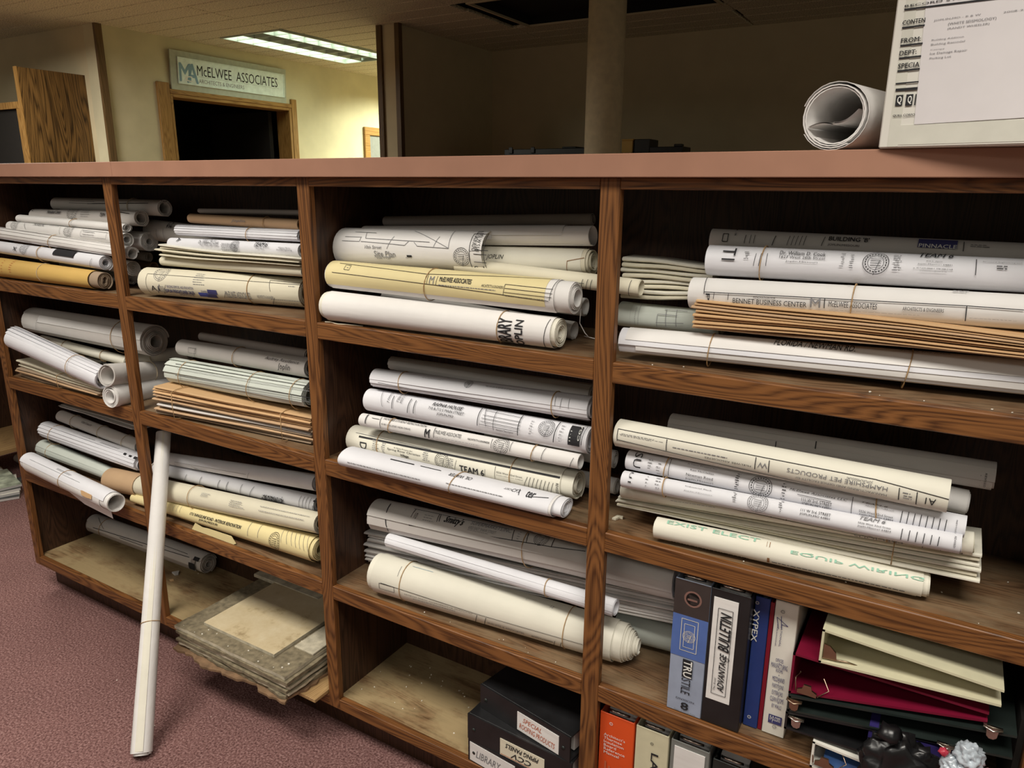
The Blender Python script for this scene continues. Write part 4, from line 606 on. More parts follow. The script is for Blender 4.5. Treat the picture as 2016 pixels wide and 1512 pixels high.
# troffers: one lit, one dark
def troffer(x0, x1, y0, y1, nx, ny, label, lit):
    t = thing('ceiling_light', ((x0+x1)/2, (y0+y1)/2, 2.5), label, 'ceiling light')
    q = MB(); f = .016
    for a in ((x0, x1, y0, y0+f), (x0, x1, y1-f, y1), (x0, x0+f, y0+f, y1-f), (x1-f, x1, y0+f, y1-f)): q.box(*a, 2.494, 2.506)
    q.build('frame', 'louver' if lit else 'wallpaint', t)
    q = MB(); q.box(x0+f, x1-f, y0+f, y1-f, 2.555, 2.559); 
    for a in ((x0, x0+.004, y0, y1), (x1-.004, x1, y0, y1), (x0, x1, y0, y0+.004), (x0, x1, y1-.004, y1)): q.box(*a, 2.506, 2.559)
    q.build('reflector', 'louver' if lit else 'darkgap', t)  # unlit fixture's dark recess is put into its reflector colour
    if lit:
        for i in range(1, nx): bx('louver_blade', 'louver', x0+(x1-x0)*i/nx-.003, x0+(x1-x0)*i/nx+.003, y0+f, y1-f, 2.500, 2.546, parent=t)
        for j in range(1, ny): bx('louver_blade', 'louver', x0+f, x1-f, y0+(y1-y0)*j/ny-.004, y0+(y1-y0)*j/ny+.004, 2.500, 2.546, parent=t)
        for i in (0, nx-1):
            q = MB(); xc = x0+(x1-x0)*(i+.5)/nx; q.cyl((xc, y0+.03, 2.546), (xc, y1-.03, 2.546), .008, .008, 10); q.build('tube', 'tube_glow', t)
    return t
m, nt, b = nodes('tube_glow'); MATS['tube_glow'] = m; b.inputs['Emission Color'].default_value = (.85, 1, .78, 1); b.inputs['Emission Strength'].default_value = 3.0
troffer(-4.256, -3.655, 2.62, 3.8975, 3, 9, 'lit fluorescent ceiling fixture with louvered grid by the sign', True)
troffer(-2.12, -.84, 2.62, 3.35, 3, 9, 'dark recessed ceiling fixture behind the round column', False)
# column
q = MB(); q.cyl((-1.172, 2.5, 0), (-1.172, 2.5, 2.52), .095, .095, 40); struct(q.build('column', 'columnpaint'))
# oak panel and oak opening at far left
op = thing('oak_end_panel', (-4.76, 1.66, 0), 'tall grained oak panel with pale front edge standing against the left wall', 'panel')
bx('panel', 'door_oak', -4.780, -4.75, 1.452, 1.884, 0, 2.19, parent=op); bx('lit_edge', 'trim_oak', -4.782, -4.748, 1.445, 1.452, 0, 2.192, parent=op)  # near edge gets a paler oak strip, its lit look put in colour
oo = thing('oak_cupboard', (-5.3, 1.7, 0), 'oak framed cupboard with dark front left of the tall oak panel', 'cupboard')
bx('top_rail', 'trim_oak', -5.9, -4.783, 1.45, 1.49, 1.944, 1.985, parent=oo); bx('stile', 'trim_oak', -4.83, -4.785, 1.452, 1.49, 0, 1.944, parent=oo); bx('front', 'darkgap', -5.9, -4.83, 1.47, 1.49, 0, 1.944, parent=oo)
bx('carcass', 'panel_z', -5.9, -4.785, 1.49, 1.88, 0, 1.97, parent=oo)
# dark cabinet with odds and ends, seen over the counter
cb = thing('storage_cabinet', (-1.6, 3.5, 0), 'dark cabinet behind the counter carrying odds and ends', 'cabinet')
bx('carcass', 'panel_z', -2.45, -.6, 3.2, 3.75, 0, 1.69, parent=cb, b=.004); bx('door', 'panel_z', -2.44, -1.53, 3.185, 3.2, .1, 1.66, parent=cb); bx('door', 'panel_z', -1.52, -.61, 3.185, 3.2, .1, 1.66, parent=cb)
def odd(name, label, cat, m, parts):
    q = MB()
    for a in parts: q.box(*a, b=.003)
    return tag(q.build(name, m), label, cat)
odd('tool_case', 'low dark case with two clasps on the cabinet left of the column', 'case', 'blackgreen', [(-2.24, -1.62, 3.25, 3.5, 1.69, 1.728), (-2.2, -2.17, 3.24, 3.25, 1.70, 1.742), (-2.03, -2.0, 3.24, 3.25, 1.70, 1.740), (-1.8, -1.7, 3.25, 3.4, 1.728, 1.738)])
odd('small_box', 'small olive yellow box on the cabinet right of the column', 'box', 'gold', [(-1.383, -1.31, 3.25, 3.35, 1.69, 1.765), (-1.385, -1.305, 3.248, 3.352, 1.765, 1.775)])
odd('dark_bag', 'dark lump of kit right of the olive box behind the counter', 'bag', 'black_vinyl', [(-1.30, -1.2, 3.25, 3.4, 1.69, 1.772), (-1.2, -.99, 3.25, 3.4, 1.69, 1.725), (-1.05, -1.0, 3.26, 3.3, 1.725, 1.74)])

# ============================================================ BOOKCASE AND COUNTER
D = .30
bk = thing('bookcase', (-.77, .15, 0), 'long built in oak shelving with four bays under the counter', 'bookcase')
def B(n, m, *a, b=.0015): return bx(n, m, *a, parent=bk, b=b)
ST_ = [(-2.2885, -2.2581), (-1.5438, -1.5041), (-.7887, -.7507), (-.0380, 0.0), (.7138, .7518)]
SHT = [(1.131, 1.17), (.787, .828), (.442, .48)]
for a, b_ in ST_: B('stile', 'oak_z', a, b_, 0, .018, .1046, 1.498)
for i in range(4):
    xa, xb = ST_[i][1], ST_[i+1][0]
    B('top_rail', 'oak_x', xa, xb, 0, .018, 1.478, 1.498); B('bottom_rail', 'oak_x', xa, xb, 0, .018, .1046, .137)
    for z0, z1 in SHT: B('shelf_edge', 'oak_x', xa, xb, 0, .018, z0, z1)
for xa, xb in ((-2.28, -.7794), (-.7604, .7138)):
    for z0, z1 in SHT: B('shelf_board', 'shelf_top', xa, xb, .0182, D, z1-.019, z1-.0006, b=0)
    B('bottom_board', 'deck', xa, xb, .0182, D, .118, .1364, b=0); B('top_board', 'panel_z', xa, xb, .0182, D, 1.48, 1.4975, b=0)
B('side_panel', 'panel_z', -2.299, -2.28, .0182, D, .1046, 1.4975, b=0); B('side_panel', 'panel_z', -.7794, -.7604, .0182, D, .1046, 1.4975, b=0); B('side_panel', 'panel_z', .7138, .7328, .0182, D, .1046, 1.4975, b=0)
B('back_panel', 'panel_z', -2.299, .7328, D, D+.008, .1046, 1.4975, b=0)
B('toe_kick', 'panel_z', -2.285, .73, .06, .078, 0, .1046, b=0)
B('toe_kick_end', 'panel_z', -2.285, -2.267, .078, D, 0, .1046, b=0)
ct = thing('counter', (-.77, .16, 1.498), 'dusty pink laminate counter running along the top of the shelving', 'counter')
for xa, xb in ((-2.33, -1.4605), (-1.4595, .80)): bx('counter_section', 'laminate', xa, xb, -.02, .36, 1.498, 1.537, parent=ct, b=.0012)

# ============================================================ ROLLED DRAWINGS
W, BW, G_ = 'white', 'bluewhite', 'grey'
fan = lambda n, m=None, hi=70, lo=-55: [(170, hi-(hi-lo)*k/(n-1), .0, 1.0, m, .09) for k in range(n)]
# top shelf, first two bays
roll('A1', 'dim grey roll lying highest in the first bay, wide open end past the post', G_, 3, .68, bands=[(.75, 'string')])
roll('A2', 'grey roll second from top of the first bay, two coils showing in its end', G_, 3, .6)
roll('A3', 'plain flattened white roll third down in the first bay pile', W, 3, .55, crush=.7, bands=[.55])
roll('A4', 'white roll with a round seal and machinery title fourth down in the first bay', W, 4, .5)
roll('A5', 'roll of fanned white sheets with open end, fifth down in the first bay', W, 2, .75, layers=fan(5, None, 75, -50), bands=[.45])
roll('A6', 'white roll with a black printed block and an X on the first shelf', BW, 4, .42, bands=[.45])
roll('A7', 'golden yellow roll lying on the first shelf below the white one', 'brownpaper', 4, .45, layers=[(178, -178, 0, .93, 'gold', 0)], bands=[(.47, 'string')], crush=.6)
roll('A8', 'thick grey brown roll with bold mark behind the round ends by the first post', G_, 4, .5)
roll('K', 'white roll end with a thick ring of coils right of the first post', W, 9, .35, rough=.002)
roll('A9', 'small dark squashed roll end below the thick ringed roll', G_, 2, .7, crush=.5)
roll('A10', 'tightly coiled roll end with many rings low beside the first post', G_, 6, .1, rough=.002)
roll('A11', 'folded over sheet end curling low behind the first post', G_, 2, .6, crush=.9)
roll('A12', 'small pale roll end lowest beside the first post', G_, 2, .5)
roll('A13', 'dim tan roll end at the very back of the first shelf', 'kraft', 2, .7)
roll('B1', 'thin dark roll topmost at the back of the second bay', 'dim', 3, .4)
roll('B2', 'dull brown roll second from top in the second bay', 'kraft', 3, .5, bands=[.72])
roll('B3', 'bundle of white sheet edges third down in the second bay', BW, 2, .6, layers=fan(6, None, 80, -40), bands=[.62])
roll('B4', 'white title block roll marked A just above the loose cream sheets', BW, 3, .5)
roll('B5', 'plain cream roll under the loose cream sheets in the second bay', 'cream', 3, .5)
stack('B7', 'loose cream sheets with curled tips in the second bay', 5, ['cream', 'pale', 'cream'], .10, bow=-.002, ragged=.012)
roll('B6', 'big cream roll with a blue logo marked A1 in the second bay', 'cream', 3, .6, layers=[(175, -62, -.01, 1, 'cream', 0), (175, -82, 0, 1, 'pale', 0), (175, -100, .02, 1, 'tan', 0)], bands=[.70])
# top shelf, third bay
roll('C1', 'curled white site plan sheet marked S-1 hanging over rolls in the third bay', W, layers=[(118, -78, 0, 1, W, 0)], body=False)
roll('C2', 'white roll with wide open end topmost beside the second bay post', W, 2, .86, layers=[(170, 5, .0, .90, W, .02), (170, -20, .1, .62, BW, .03)], seam=-60)
roll('C3', 'aged cream roll with a torn end below the curled site plan', 'cream', 5, .4, layers=[(178, -50, 0, .97, 'pale', 0), (178, -75, 0, .985, 'cream', 0)], rough=.012)
roll('C4', 'slim cream roll poking past the post between third and fourth bay', 'cream', 2, .86)
roll('C5', 'yellow topped roll of drawings with a frayed coiled end in the third bay', W, 6, .5, layers=[(150, -32, 0, .925, 'lemon', 0), (170, -62, .01, .955, W, .0)], bands=[.46], tele=(0, .012), rough=.012)
roll('C6', 'large white roll with JOPLIN written down its end on the third bay shelf', 'pale', 7, .3, layers=[(178, -178, .018, .985, 'white', 0)], bands=[.79])
roll('C7', 'shaded white roll end behind the yellow topped roll', W, 2, .85)
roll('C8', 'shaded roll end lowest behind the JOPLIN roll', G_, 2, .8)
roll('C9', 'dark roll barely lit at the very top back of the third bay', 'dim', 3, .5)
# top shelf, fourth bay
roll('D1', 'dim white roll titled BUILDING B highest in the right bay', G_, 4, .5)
roll('D2', 'white roll marked T1 second from top in the right bay', BW, 4, .5, bands=[.19])
roll('D3', 'white roll titled BUSINESS CENTER in the right bay', W, 4, .5, bands=[.51])
stack('D4', 'brown edged stack of folded sheets under the BUSINESS CENTER roll', 9, ['kraft', 'tan', 'tan'], .10, bow=.002, ragged=.005, open_=.002)
roll('D5', 'long white bundle with handwritten FLORIDA on the top right shelf', W, 4, .5, layers=[(150, 20, .02, 1, W, .03), (160, 2, .0, 1, BW, .05), (165, -20, .05, 1, W, .07), (170, -38, .0, 1, BW, .03)], bands=[.25, .72])
stack('D6', 'cream folded sheets at the back left of the right bay', 8, ['cream', 'pale'], .06, ragged=.004)
roll('D7', 'greenish drawing roll behind the post at the back of the right bay', 'green', 3, .5)
# second shelf, first two bays
roll('E1', 'fat grey roll with thick coiled end on the second shelf', G_, 7, .38, layers=[(170, 45, 0, 1, G_, .02), (172, 15, .15, 1, W, .03), (174, -25, .0, 1, G_, 0)], rough=.012, bands=[.78])
roll('E2', 'ragged white bundle lying aslant at the front of the second shelf', BW, 1, .8, layers=fan(8, None, 95, -30), bands=[.72], rough=.02)
roll('E3', 'slim patterned roll between the fat grey roll and the slanting bundle', 'pale', 3, .5, bands=[.3, .75])
roll('E4', 'narrow grey roll at the back under the slanting bundle', G_, 3, .5)
roll('E5', 'creased grey roll pointing forward beside the first post, upper of two', G_, 3, .75, bands=[(.55, 'string')], rough=.01)
roll('E6', 'white ringed roll pointing forward beside the first post, lower of two', W, 4, .55, rough=.012)
roll('E7', 'short grey roll lying across behind the first post', G_, 3, .6, bands=[(.4, 'string')])
stack('E8', 'flat stack of cream and brown sheets at the left end of the second shelf', 7, ['brownpaper', 'kraft', 'kraft', 'brownpaper', 'cream', 'pale', 'cream'], .14, bands=[.55], ragged=.008)
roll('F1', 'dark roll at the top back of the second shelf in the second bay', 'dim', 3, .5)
roll('F2', 'grey roll with Joplin handwritten on it in the second bay', G_, 4, .5, bands=[.48])
roll('F3', 'thick greenish striped roll with three bands in the second bay', 'green', 2, .5, layers=fan(6, None, 72, -70), bands=[.13, .64, .93])
stack('F4', 'thick tan pile of old folded sheets on the second shelf', 12, ['brownpaper', 'brownpaper', 'kraft', 'brownpaper', 'grey', 'brownpaper', 'kraft', 'tan', 'kraft', 'tan', 'tan', 'tan'], .20, bands=[.16, .85], bow=.0015, ragged=.009)
# third shelf, first two bays
stack('G1', 'thin white sheets lying topmost on the third shelf in the first bay', 3, [W, G_], .10, ragged=.01)
roll('G2', 'dim grey roll tied with string on the third shelf', G_, 4, .5, bands=[(.2, 'string'), (.55, 'string'), (.85, 'string')])
roll('G3', 'white bundle with black printed bars on the third shelf', BW, 2, .6, layers=fan(7, None, 60, -60), bands=[.13], rough=.015)
roll('G4', 'greenish grey roll under the black barred bundle', 'green', 3, .55, layers=fan(3, None, 30, -40), bands=[.16])
g5 = roll('G5', 'open white roll with drooping flaps at the front of the third shelf', W, 2, .82, layers=[(170, 20, 0, .97, BW, .02), (170, -45, .04, .93, W, .05)], bands=[.48], rough=.012)
q = MB(); P_ = Prof('G5'); q.add([P_.pt(.5, -1.2, 1.02), P_.pt(.98, -1.2, 1.02), P_.pt(.96, -1.5, 1.5)+Vector((0, 0, -.012)), P_.pt(.66, -1.45, 1.25)+Vector((0, 0, -.018))], [(0, 1, 2, 3)]); q.add([P_.pt(.5, -1.2, .99), P_.pt(.98, -1.2, .99), P_.pt(.96, -1.5, 1.46)+Vector((0, 0, -.012)), P_.pt(.66, -1.45, 1.21)+Vector((0, 0, -.018))], [(0, 1, 2, 3)]); q.build('hanging_flap', W, g5)
q = MB(); q.add([P_.pt(.74+.12*u, .45-.5*v, 1.06+.02*v) for u, v in ((0, .1), (.15, 0), (1, 0), (1, .8), (.5, 1), (.12, .9))], [(0, 1, 2, 3, 4, 5)]); q.build('paper_tag', 'tan', g5)
roll('H1', 'pale roll with faint plans topmost on the third shelf of the second bay', BW, 4, .5)
roll('H2', 'white roll with ruled rings across it in the second bay third shelf', BW, 4, .5, bands=[(.01, 'string')])
roll('H3', 'long cream roll with a brown paper sleeve on its left end', 'cream', 4, .5, layers=[(179, -179, -.01, .17, 'kraft', .01)], bands=[.46])
h4 = roll('H4', 'yellow roll with torn edge lettered INTERIOR RENOVATION on the third shelf', 'lemon', 4, .5, layers=[(170, -70, 0, .985, 'lemon', 0), (170, -95, .05, .96, 'cream', 0)], bands=[])
q = MB(); P_ = Prof('H4'); fl = [(.42, -.75), (.60, -.75), (.615, -1.0), (.55, -1.25), (.50, -1.1), (.36, -1.2), (.40, -1.0)]
fl = [(.40, 0), (.44, .006), (.475, .004), (.60, .004), (.625, .022), (.59, .036), (.56, .030), (.50, .034), (.46, .026), (.375, .030), (.385, .018)]
o_ = [P_.pt(t, -.55, 1.03)+Vector((0, -.002-.10*h, -h)) for t, h in fl]; q.add(o_, [tuple(range(11))]); q.add([v+Vector((0, .001, 0)) for v in o_], [tuple(range(10, -1, -1))]); q.build('torn_flap', 'lemon', h4)
roll('J1', 'grey banded roll lying alone on the bottom shelf', G_, 5, .3, layers=[(170, 40, 0, 1, G_, 0), (170, 0, .01, .93, G_, .02), (172, -35, 0, .96, 'dim', 0)], bands=[.13])
# second shelf, third bay
roll('K1', 'dim fanned roll at the top back of the middle bay second shelf', G_, 2, .6, layers=fan(5, None, 70, -60))
roll('K2', 'banded bundle of white sheets above the roll numbered G001', BW, 2, .6, layers=fan(5, None, 10, -70), bands=[.155, .86])
roll('K3', 'white roll numbered G001 with a ruled revision grid in the middle bay', BW, 4, .5)
roll('K4', 'slim white roll titled STUDIO RENOVATION in the middle bay', W, 2, .82, bands=[.16, .82])
roll('K5', 'aged white roll with a thick black rule and coiled end in the middle bay', 'pale', 7, .4, layers=[(165, -88, .0, .955, 'pale', 0)], bands=[.16, .76], rough=.01)
roll('K6', 'flattened white bundle lowest at the front of the middle bay second shelf', BW, 4, .45, layers=[(170, -60, .0, .96, BW, .0), (170, -82, .01, .97, W, .0)], bands=[.55], crush=.5)
roll('K7', 'crumpled grey roll end showing past the right post, upper of two', G_, 3, .5, crush=.4)
roll('K8', 'pale roll end showing past the right post, lower of two', W, 3, .5)
# second shelf, fourth bay
roll('L1', 'large cream sheet roll marked A1 with PET PRODUCTS printed upside down', 'pale', 2, .8, layers=[(160, -52, .0, 1, 'pale', 0)])
roll('L2', 'long dim roll behind the PET PRODUCTS sheet reaching furthest right', G_, 3, .6, layers=fan(3, None, 50, 0))
roll('L9', 'shaded roll end peeping out under the PET PRODUCTS sheet at right', W, 3, .6)
roll('L3', 'white roll marked SU with Newman Road title in the right bay', BW, 3, .6, bands=[.14, .78])
roll('L4', 'white roll marked U1 with Industrial Park title in the right bay', BW, 3, .6, bands=[.15])
roll('L5t', 'cream roll marked M1 with upside down MOMENTS title under the two white rolls', 'cream', 2, .7, layers=[(175, -75, 0, 1, 'pale', 0)], bands=[.80])
stack('L5', 'cream fanned sheet edges under the M1 roll on the second shelf', 6, ['pale', 'cream', 'pale'], .11, bands=[.80], ragged=.004)
roll('L6', 'cream roll with green EQUIP WIRING handwriting at the shelf front', 'pale', 4, .6, layers=[(170, -42, 0, .98, 'pale', 0), (170, -80, .0, .965, 'pale', 0)])
# third shelf, third bay
roll('M1', 'big grey roll printed with a cursive store name and SUPERMARKETS', G_, 3, .6, layers=fan(4, None, 20, -70), bands=[.57])
stack('M2', 'fanned pile of white sheets under the SUPERMARKETS roll', 11, [W, G_, W], .10, ragged=.008, open_=.001)
roll('M3', 'slim banded white bundle above the NORTH WING roll', BW, 2, .7, layers=fan(3, None, 40, -40), bands=[.74])
roll('M4', 'large cream roll titled NORTH WING CONGREGATE ADDITION', 'pale', 8, .35, layers=[(178, -100, .02, .965, 'pale', 0)], bands=[.15, .80], tele=(0, .03), rough=.012)
roll('M5', 'white roll end lying behind the tall blue grey binder', 'green', 4, .5)
# leaning roll
R['I'] = ((-1.167, -.318, .013), (-1.522, .08, .735), .0265, .021, 1.0)
roll('I', 'long white roll leaning from the carpet against the shelving', W, 3, .6, layers=[(165, -165, 0, 1, W, .0), (170, -70, .004, .995, 'pale', .10), (120, 20, .0, 1, W, .10)], bands=[.37], rough=.02, crush=.5)

# ============================================================ BINDERS
def binder(label, M, w_, d_, h_, m, name='ring_binder', group=None, t=.003, pages='white', hole=None, ring=True, spine_m=None, open_end=False):
    """x: thickness, y: from spine (0) into the shelf, z: height; M places it"""
    O = M.translation; r = thing(name, O, label, 'binder', group)
    q = MB(); q.box(0, t, t, d_, 0, h_, M=M, b=.001); q.build('cover', m, r)
    q = MB(); q.box(w_-t, w_, t, d_, 0, h_, M=M, b=.001); q.build('cover', m, r)
    q = MB(); q.box(0, w_, 0, t, 0, h_, M=M, b=.001); q.build('spine', spine_m or m, r)
    if pages: q = MB(); q.box(t+.004, w_-t-.004, .035, d_-.012, .012, h_-.012, M=M); q.build('pages', pages, r)
    if ring:
        q = MB(); q.box(w_*.25, w_*.75, t, t+.006, .004, h_-.004, M=M); 
        zt = h_-.012
        q.tube([M @ Vector((w_*.2, .012, h_+.002)), M @ Vector((w_*.35, .006, h_+.006)), M @ Vector((w_*.65, .006, h_+.006)), M @ Vector((w_*.8, .012, h_+.002))], .0025, 6)
        q.build('ring_mechanism', 'chrome', r)
    if hole:
        q = MB(); n = 24; vs = []
        for k in range(n):
            a = 2*math.pi*k/n
            for rr in (hole[2], hole[2]*.78): vs.append(M @ Vector((hole[0]+rr*math.cos(a), -.0012, hole[1]+rr*math.sin(a))))
        q.add(vs, [(2*k, 2*((k+1) % n), 2*((k+1) % n)+1, 2*k+1) for k in range(n)]); q.build('hole_rim', 'chrome', r)
        q = MB(); q.add([M @ Vector((hole[0]+hole[2]*.78*math.cos(2*math.pi*k/n), -.0008, hole[1]+hole[2]*.78*math.sin(2*math.pi*k/n))) for k in range(n)], [tuple(range(n))]); q.build('finger_hole', 'darkgap', r)
        q = MB(); q.box(hole[0]-hole[2]*.6, hole[0]+hole[2]*.5, -.0016, -.0009, hole[1]-.004, hole[1], M=M); q.build('lever_glint', 'chrome', r)
    return r
T_ = Matrix.Translation
mat('binder_grey', c3((150, 160, 180)), .45); mat('binder_blue', c3((40, 62, 125)), .4); mat('binder_red', c3((130, 22, 40)), .4); mat('binder_burgundy', c3((112, 16, 44)), .4, .05); mat('binder_cream', c3((205, 200, 170)), .5, .06); mat('binder_white', c3((225, 222, 212)), .5, .05)
mat('binder_orange', c3((214, 80, 32)), .45, .08, 10); mat('stripe_blue', c3((82, 108, 170)), .5); mat('stripe_brown', c3((60, 52, 50)), .5); mat('dull_grey', c3((120, 122, 128)), .5); mat('purple', c3((52, 44, 100)), .35); mat('clear_blue', c3((60, 95, 150)), .25)
def sp(x, y, z): return T_((x, y, z+.0008))
def spm(x, y, z): return lambda u, v: Vector((x+u, y-.0016, z+v))
def panel(root, name, m, x0, x1, z0, z1, x, y, z, e=.0008): return bx(name, m, x+x0, x+x1, y-e, y, z+z0, z+z1, parent=root)
n1 = binder('tall blue grey binder with a finger hole and a brown top on the shelf', sp(.144, .012, .48), .068, .27, .288, 'binder_grey', hole=(.036, .252, .017), spine_m='binder_grey')
panel(n1, 'brown_band', 'stripe_brown', 0, .068, .215, .288, .144, .012, .48); panel(n1, 'blue_band', 'stripe_blue', 0, .068, .125, .215, .144, .012, .48)
PR['N1b'] = [('b', .018, .14, .05, .208, 1.2, 'c'), ('s', .034, .172, .012, 0, 0, 'c'), ('b', .024, .148, .044, .198, 1, 'c'), ('f', .026, .082, .046, .122, 0, 'k'), ('t', 'TRU', .028, .084, .044, .12, 270, 'b', 'w'), ('t', 'STILE', .026, .045, .044, .08, 270, '', 'k'), ('t', 'DIVISION', .018, .030, .054, .034, 0, '', 'k'), ('t', '8', .028, .010, .043, .026, 0, 'b', 'k'), ('t', 'Doors & Wood Trims', .016, .004, .058, .0075, 0, '', 'g')]
put_prints('N1b', spm(.144, .012, .48), n1)
n2 = binder('black binder with a white BULLETIN spine label on the shelf', sp(.213, .012, .48), .072, .27, .288, 'black_vinyl')
bx('spine_label', 'white', .219, .264, .0108, .012, .535, .752, parent=n2)
PR['N2b'] = [('b', .016, .070, .043, .252, 1.2, 'k'), ('t', 'ADVANTAGE', .026, .078, .038, .160, 90, 'bi', 'k'), ('t', 'BULLETIN', .021, .165, .041, .245, 90, 'bi', 'k'), ('t', 'The Arcat', .019, .078, .023, .105, 90, 'i', 'k'), ('s', .040, .150, .004, 0, 0, 'k')]
put_prints('N2b', spm(.213, .0108, .48), n2)
n3 = binder('blue binder with bold white lettering down its spine', sp(.2865, .042, .48), .026, .25, .278, 'binder_blue', ring=False); put_prints('N3', spm(.280, .042, .48), n3)
tag(n3, n3['label'], 'binder')
binder('thin dark red binder edge between the blue and white binders', sp(.3135, .045, .48), .007, .25, .272, 'binder_red', ring=False, pages=None, t=.002)
n4 = binder('white binder with a star drawing and small print on its spine', sp(.322, .042, .48), .040, .25, .282, 'binder_white', ring=False); put_prints('N4', spm(.322, .042, .48), n4)
q1 = binder('orange reference manual binder on the bottom shelf', sp(.002, .015, .137), .077, .27, .272, 'binder_orange'); PR['Q1'] = [('t', s_, .0268+.0003*i, .2184-.0089*i, .0268+w_, .2184-.0089*i+.0068, 0, '', 'w') for i, (s_, w_) in enumerate((("Architect's", .048), ('Thermax', .042), ('Insulation', .046), ('Board', .029), ('Reference', .049), ('Manual', .036)))]
put_prints('Q1', spm(-.014, .015, .137), q1)
PR['Q1b'] = [('s', .042, .252, .0035, 0, 0, 'w')]+[('f', .022+.009*i, .110, .026+.009*i, .128+.009*((i*7) % 4), 0, 'r') for i in range(7)]
put_prints('Q1b', spm(-.014, .015, .137), q1)
q2 = binder('off white binder with bold letters beside the orange one', sp(.083, .015, .137), .070, .27, .272, 'binder_cream'); put_prints('Q2', spm(.083, .015, .137), q2)
PR['Q2b'] = [('s', .036, .243, .003, 0, 0, 'k')]; put_prints('Q2b', spm(.083, .015, .137), q2)
q3 = binder('grey binder with a pale label beside the off white one', sp(.158, .015, .137), .078, .27, .272, 'dull_grey')
bx('spine_label', 'white', .166, .228, .0135, .015, .16, .398, parent=q3); PR['Q3b'] = [('l', .030+.006*i, .205+.004*(i % 2), .034+.006*i, .215+.004*(i % 2), 2.2, 'r') for i in range(5)]+[('l', .034+.006*i, .195, .038+.006*i, .204, 2.2, 'r') for i in range(4)]
put_prints('Q3b', spm(.158, .0135, .137), q3)
binder('black binder at the right end of the bottom row', sp(.242, .02, .137), .07, .27, .26, 'blackgreen')

def flat_binder(label, xs, zl, zr, y0, y1, m, inner=None, spine='l', trig=(), page=None, group=None, t=.004, topt=.004, strip=None):
    """binder lying on its side, its end towards the room: xs=(left,right), zl=(bottom,top) left, zr=(bottom,top) right"""
    xl, xr = xs; r = thing('ring_binder', ((xl+xr)/2, (y0+y1)/2, min(zl[0], zr[0])), label, 'binder', group)
    def slab(name, za, zb, th, mm, dx0=0, dx1=0, yy=(0, 0)):
        q = MB(); vs = []
        for y in (y0+yy[0], y1-yy[1]):
            for x, z in ((xl+dx0, za), (xr-dx1, zb)):
                vs += [(x, y, z), (x, y, z+th)]
        q.add(vs, [(0, 2, 3, 1), (4, 5, 7, 6), (0, 1, 5, 4), (2, 6, 7, 3), (0, 4, 6, 2), (1, 3, 7, 5)]); return q.build(name, mm, r)
    slab('cover', zl[0], zr[0], t, m); slab('cover', zl[1]-topt, zr[1]-topt, topt, m)
    xa = xl if spine == 'l' else xr-.004; z0, z1 = zl if spine == 'l' else zr
    bx('spine', m, xa, xa+.004, y0, y1, z0, z1, parent=r)
    if page: slab('pages', zl[0]+t+.001, zr[0]+t+.001, max(.002, min(zl[1]-zl[0], zr[1]-zr[0])*.5), page, .02, .02, (.012, .012))
    for tx, tz, mm in trig:
        q = MB(); q.prism([(tx-.016, tz-.003), (tx+.016, tz-.003), (tx+.016, tz+.004), (tx+.008, tz+.008), (tx+.006, tz+.016), (tx-.006, tz+.016), (tx-.008, tz+.008), (tx-.016, tz+.004)], 0, .004, M=Matrix(((1,0,0,0),(0,0,1,y0-.004),(0,1,0,0),(0,0,0,1))))
        q.tube([(tx-.018, y0-.004, tz), (tx-.022, y0+.004, tz+.02), (tx-.014, y0+.006, tz+.034)], .0012, 5); q.tube([(tx+.018, y0-.004, tz), (tx+.034, y0+.004, tz+.014), (tx+.024, y0+.006, tz+.034)], .0012, 5)
        q.build('ring_lever', mm, r)
    return r
def hang_lever(r, x, y, z, mm='chrome'):
    q = MB(); q.prism([(x-.013, z), (x+.013, z), (x+.013, z-.004), (x+.008, z-.007), (x+.007, z-.018), (x+.003, z-.022), (x-.003, z-.022), (x-.007, z-.018), (x-.008, z-.007), (x-.013, z-.004)], 0, .004, M=Matrix(((1,0,0,0),(0,0,1,y),(0,1,0,0),(0,0,0,1))))
    q.tube([(x-.013, y-.002, z-.001), (x, y-.005, z-.005), (x+.013, y-.002, z-.001)], .0018, 5); q.build('ring_lever', mm, r)
fb0 = flat_binder('white clear cover binder lowest of the sideways stack', (.417, .68), (.481, .535), (.481, .520), -.005, .25, 'binder_white', trig=[(.440, .495, 'bronze')], page='clear_blue')
fb1 = flat_binder('black binder with a purple divider, second from bottom of the sideways stack', (.366, .66), (.536, .572), (.550, .622), .0, .26, 'black_vinyl', spine='l', page=None)
bx('divider', 'purple', .50, .635, .002, .24, .562, .600, parent=fb1); bx('divider_tab', 'white', .635, .639, .001, .24, .560, .606, parent=fb1); hang_lever(fb1, .385, -.002, .568); hang_lever(fb1, .612, -.003, .615)
PR['FB'] = [('l', 0, 0, .05, -.006, 1.4, 'w')]; put_prints('FB', lambda u, v: Vector((.505+u, .0005, .592+v)), fb1)
fb2 = flat_binder('black binder in the middle of the sideways stack below the burgundy one', (.368, .70), (.574, .606), (.624, .668), .0, .27, 'blackgreen', spine='l'); hang_lever(fb2, .378, -.002, .602, 'bronze'); hang_lever(fb2, .668, -.002, .672)
fb3 = flat_binder('burgundy binder lying open under the cream one', (.366, .660), (.608, .690), (.672, .690), .005, .27, 'binder_burgundy', spine='l', trig=[(.396, .620, 'bronze')])
fb4 = flat_binder('cream binder lying wedge shaped on top of the sideways stack', (.409, .672), (.693, .758), (.712, .742), -.005, .26, 'binder_cream', spine='l', topt=.004)
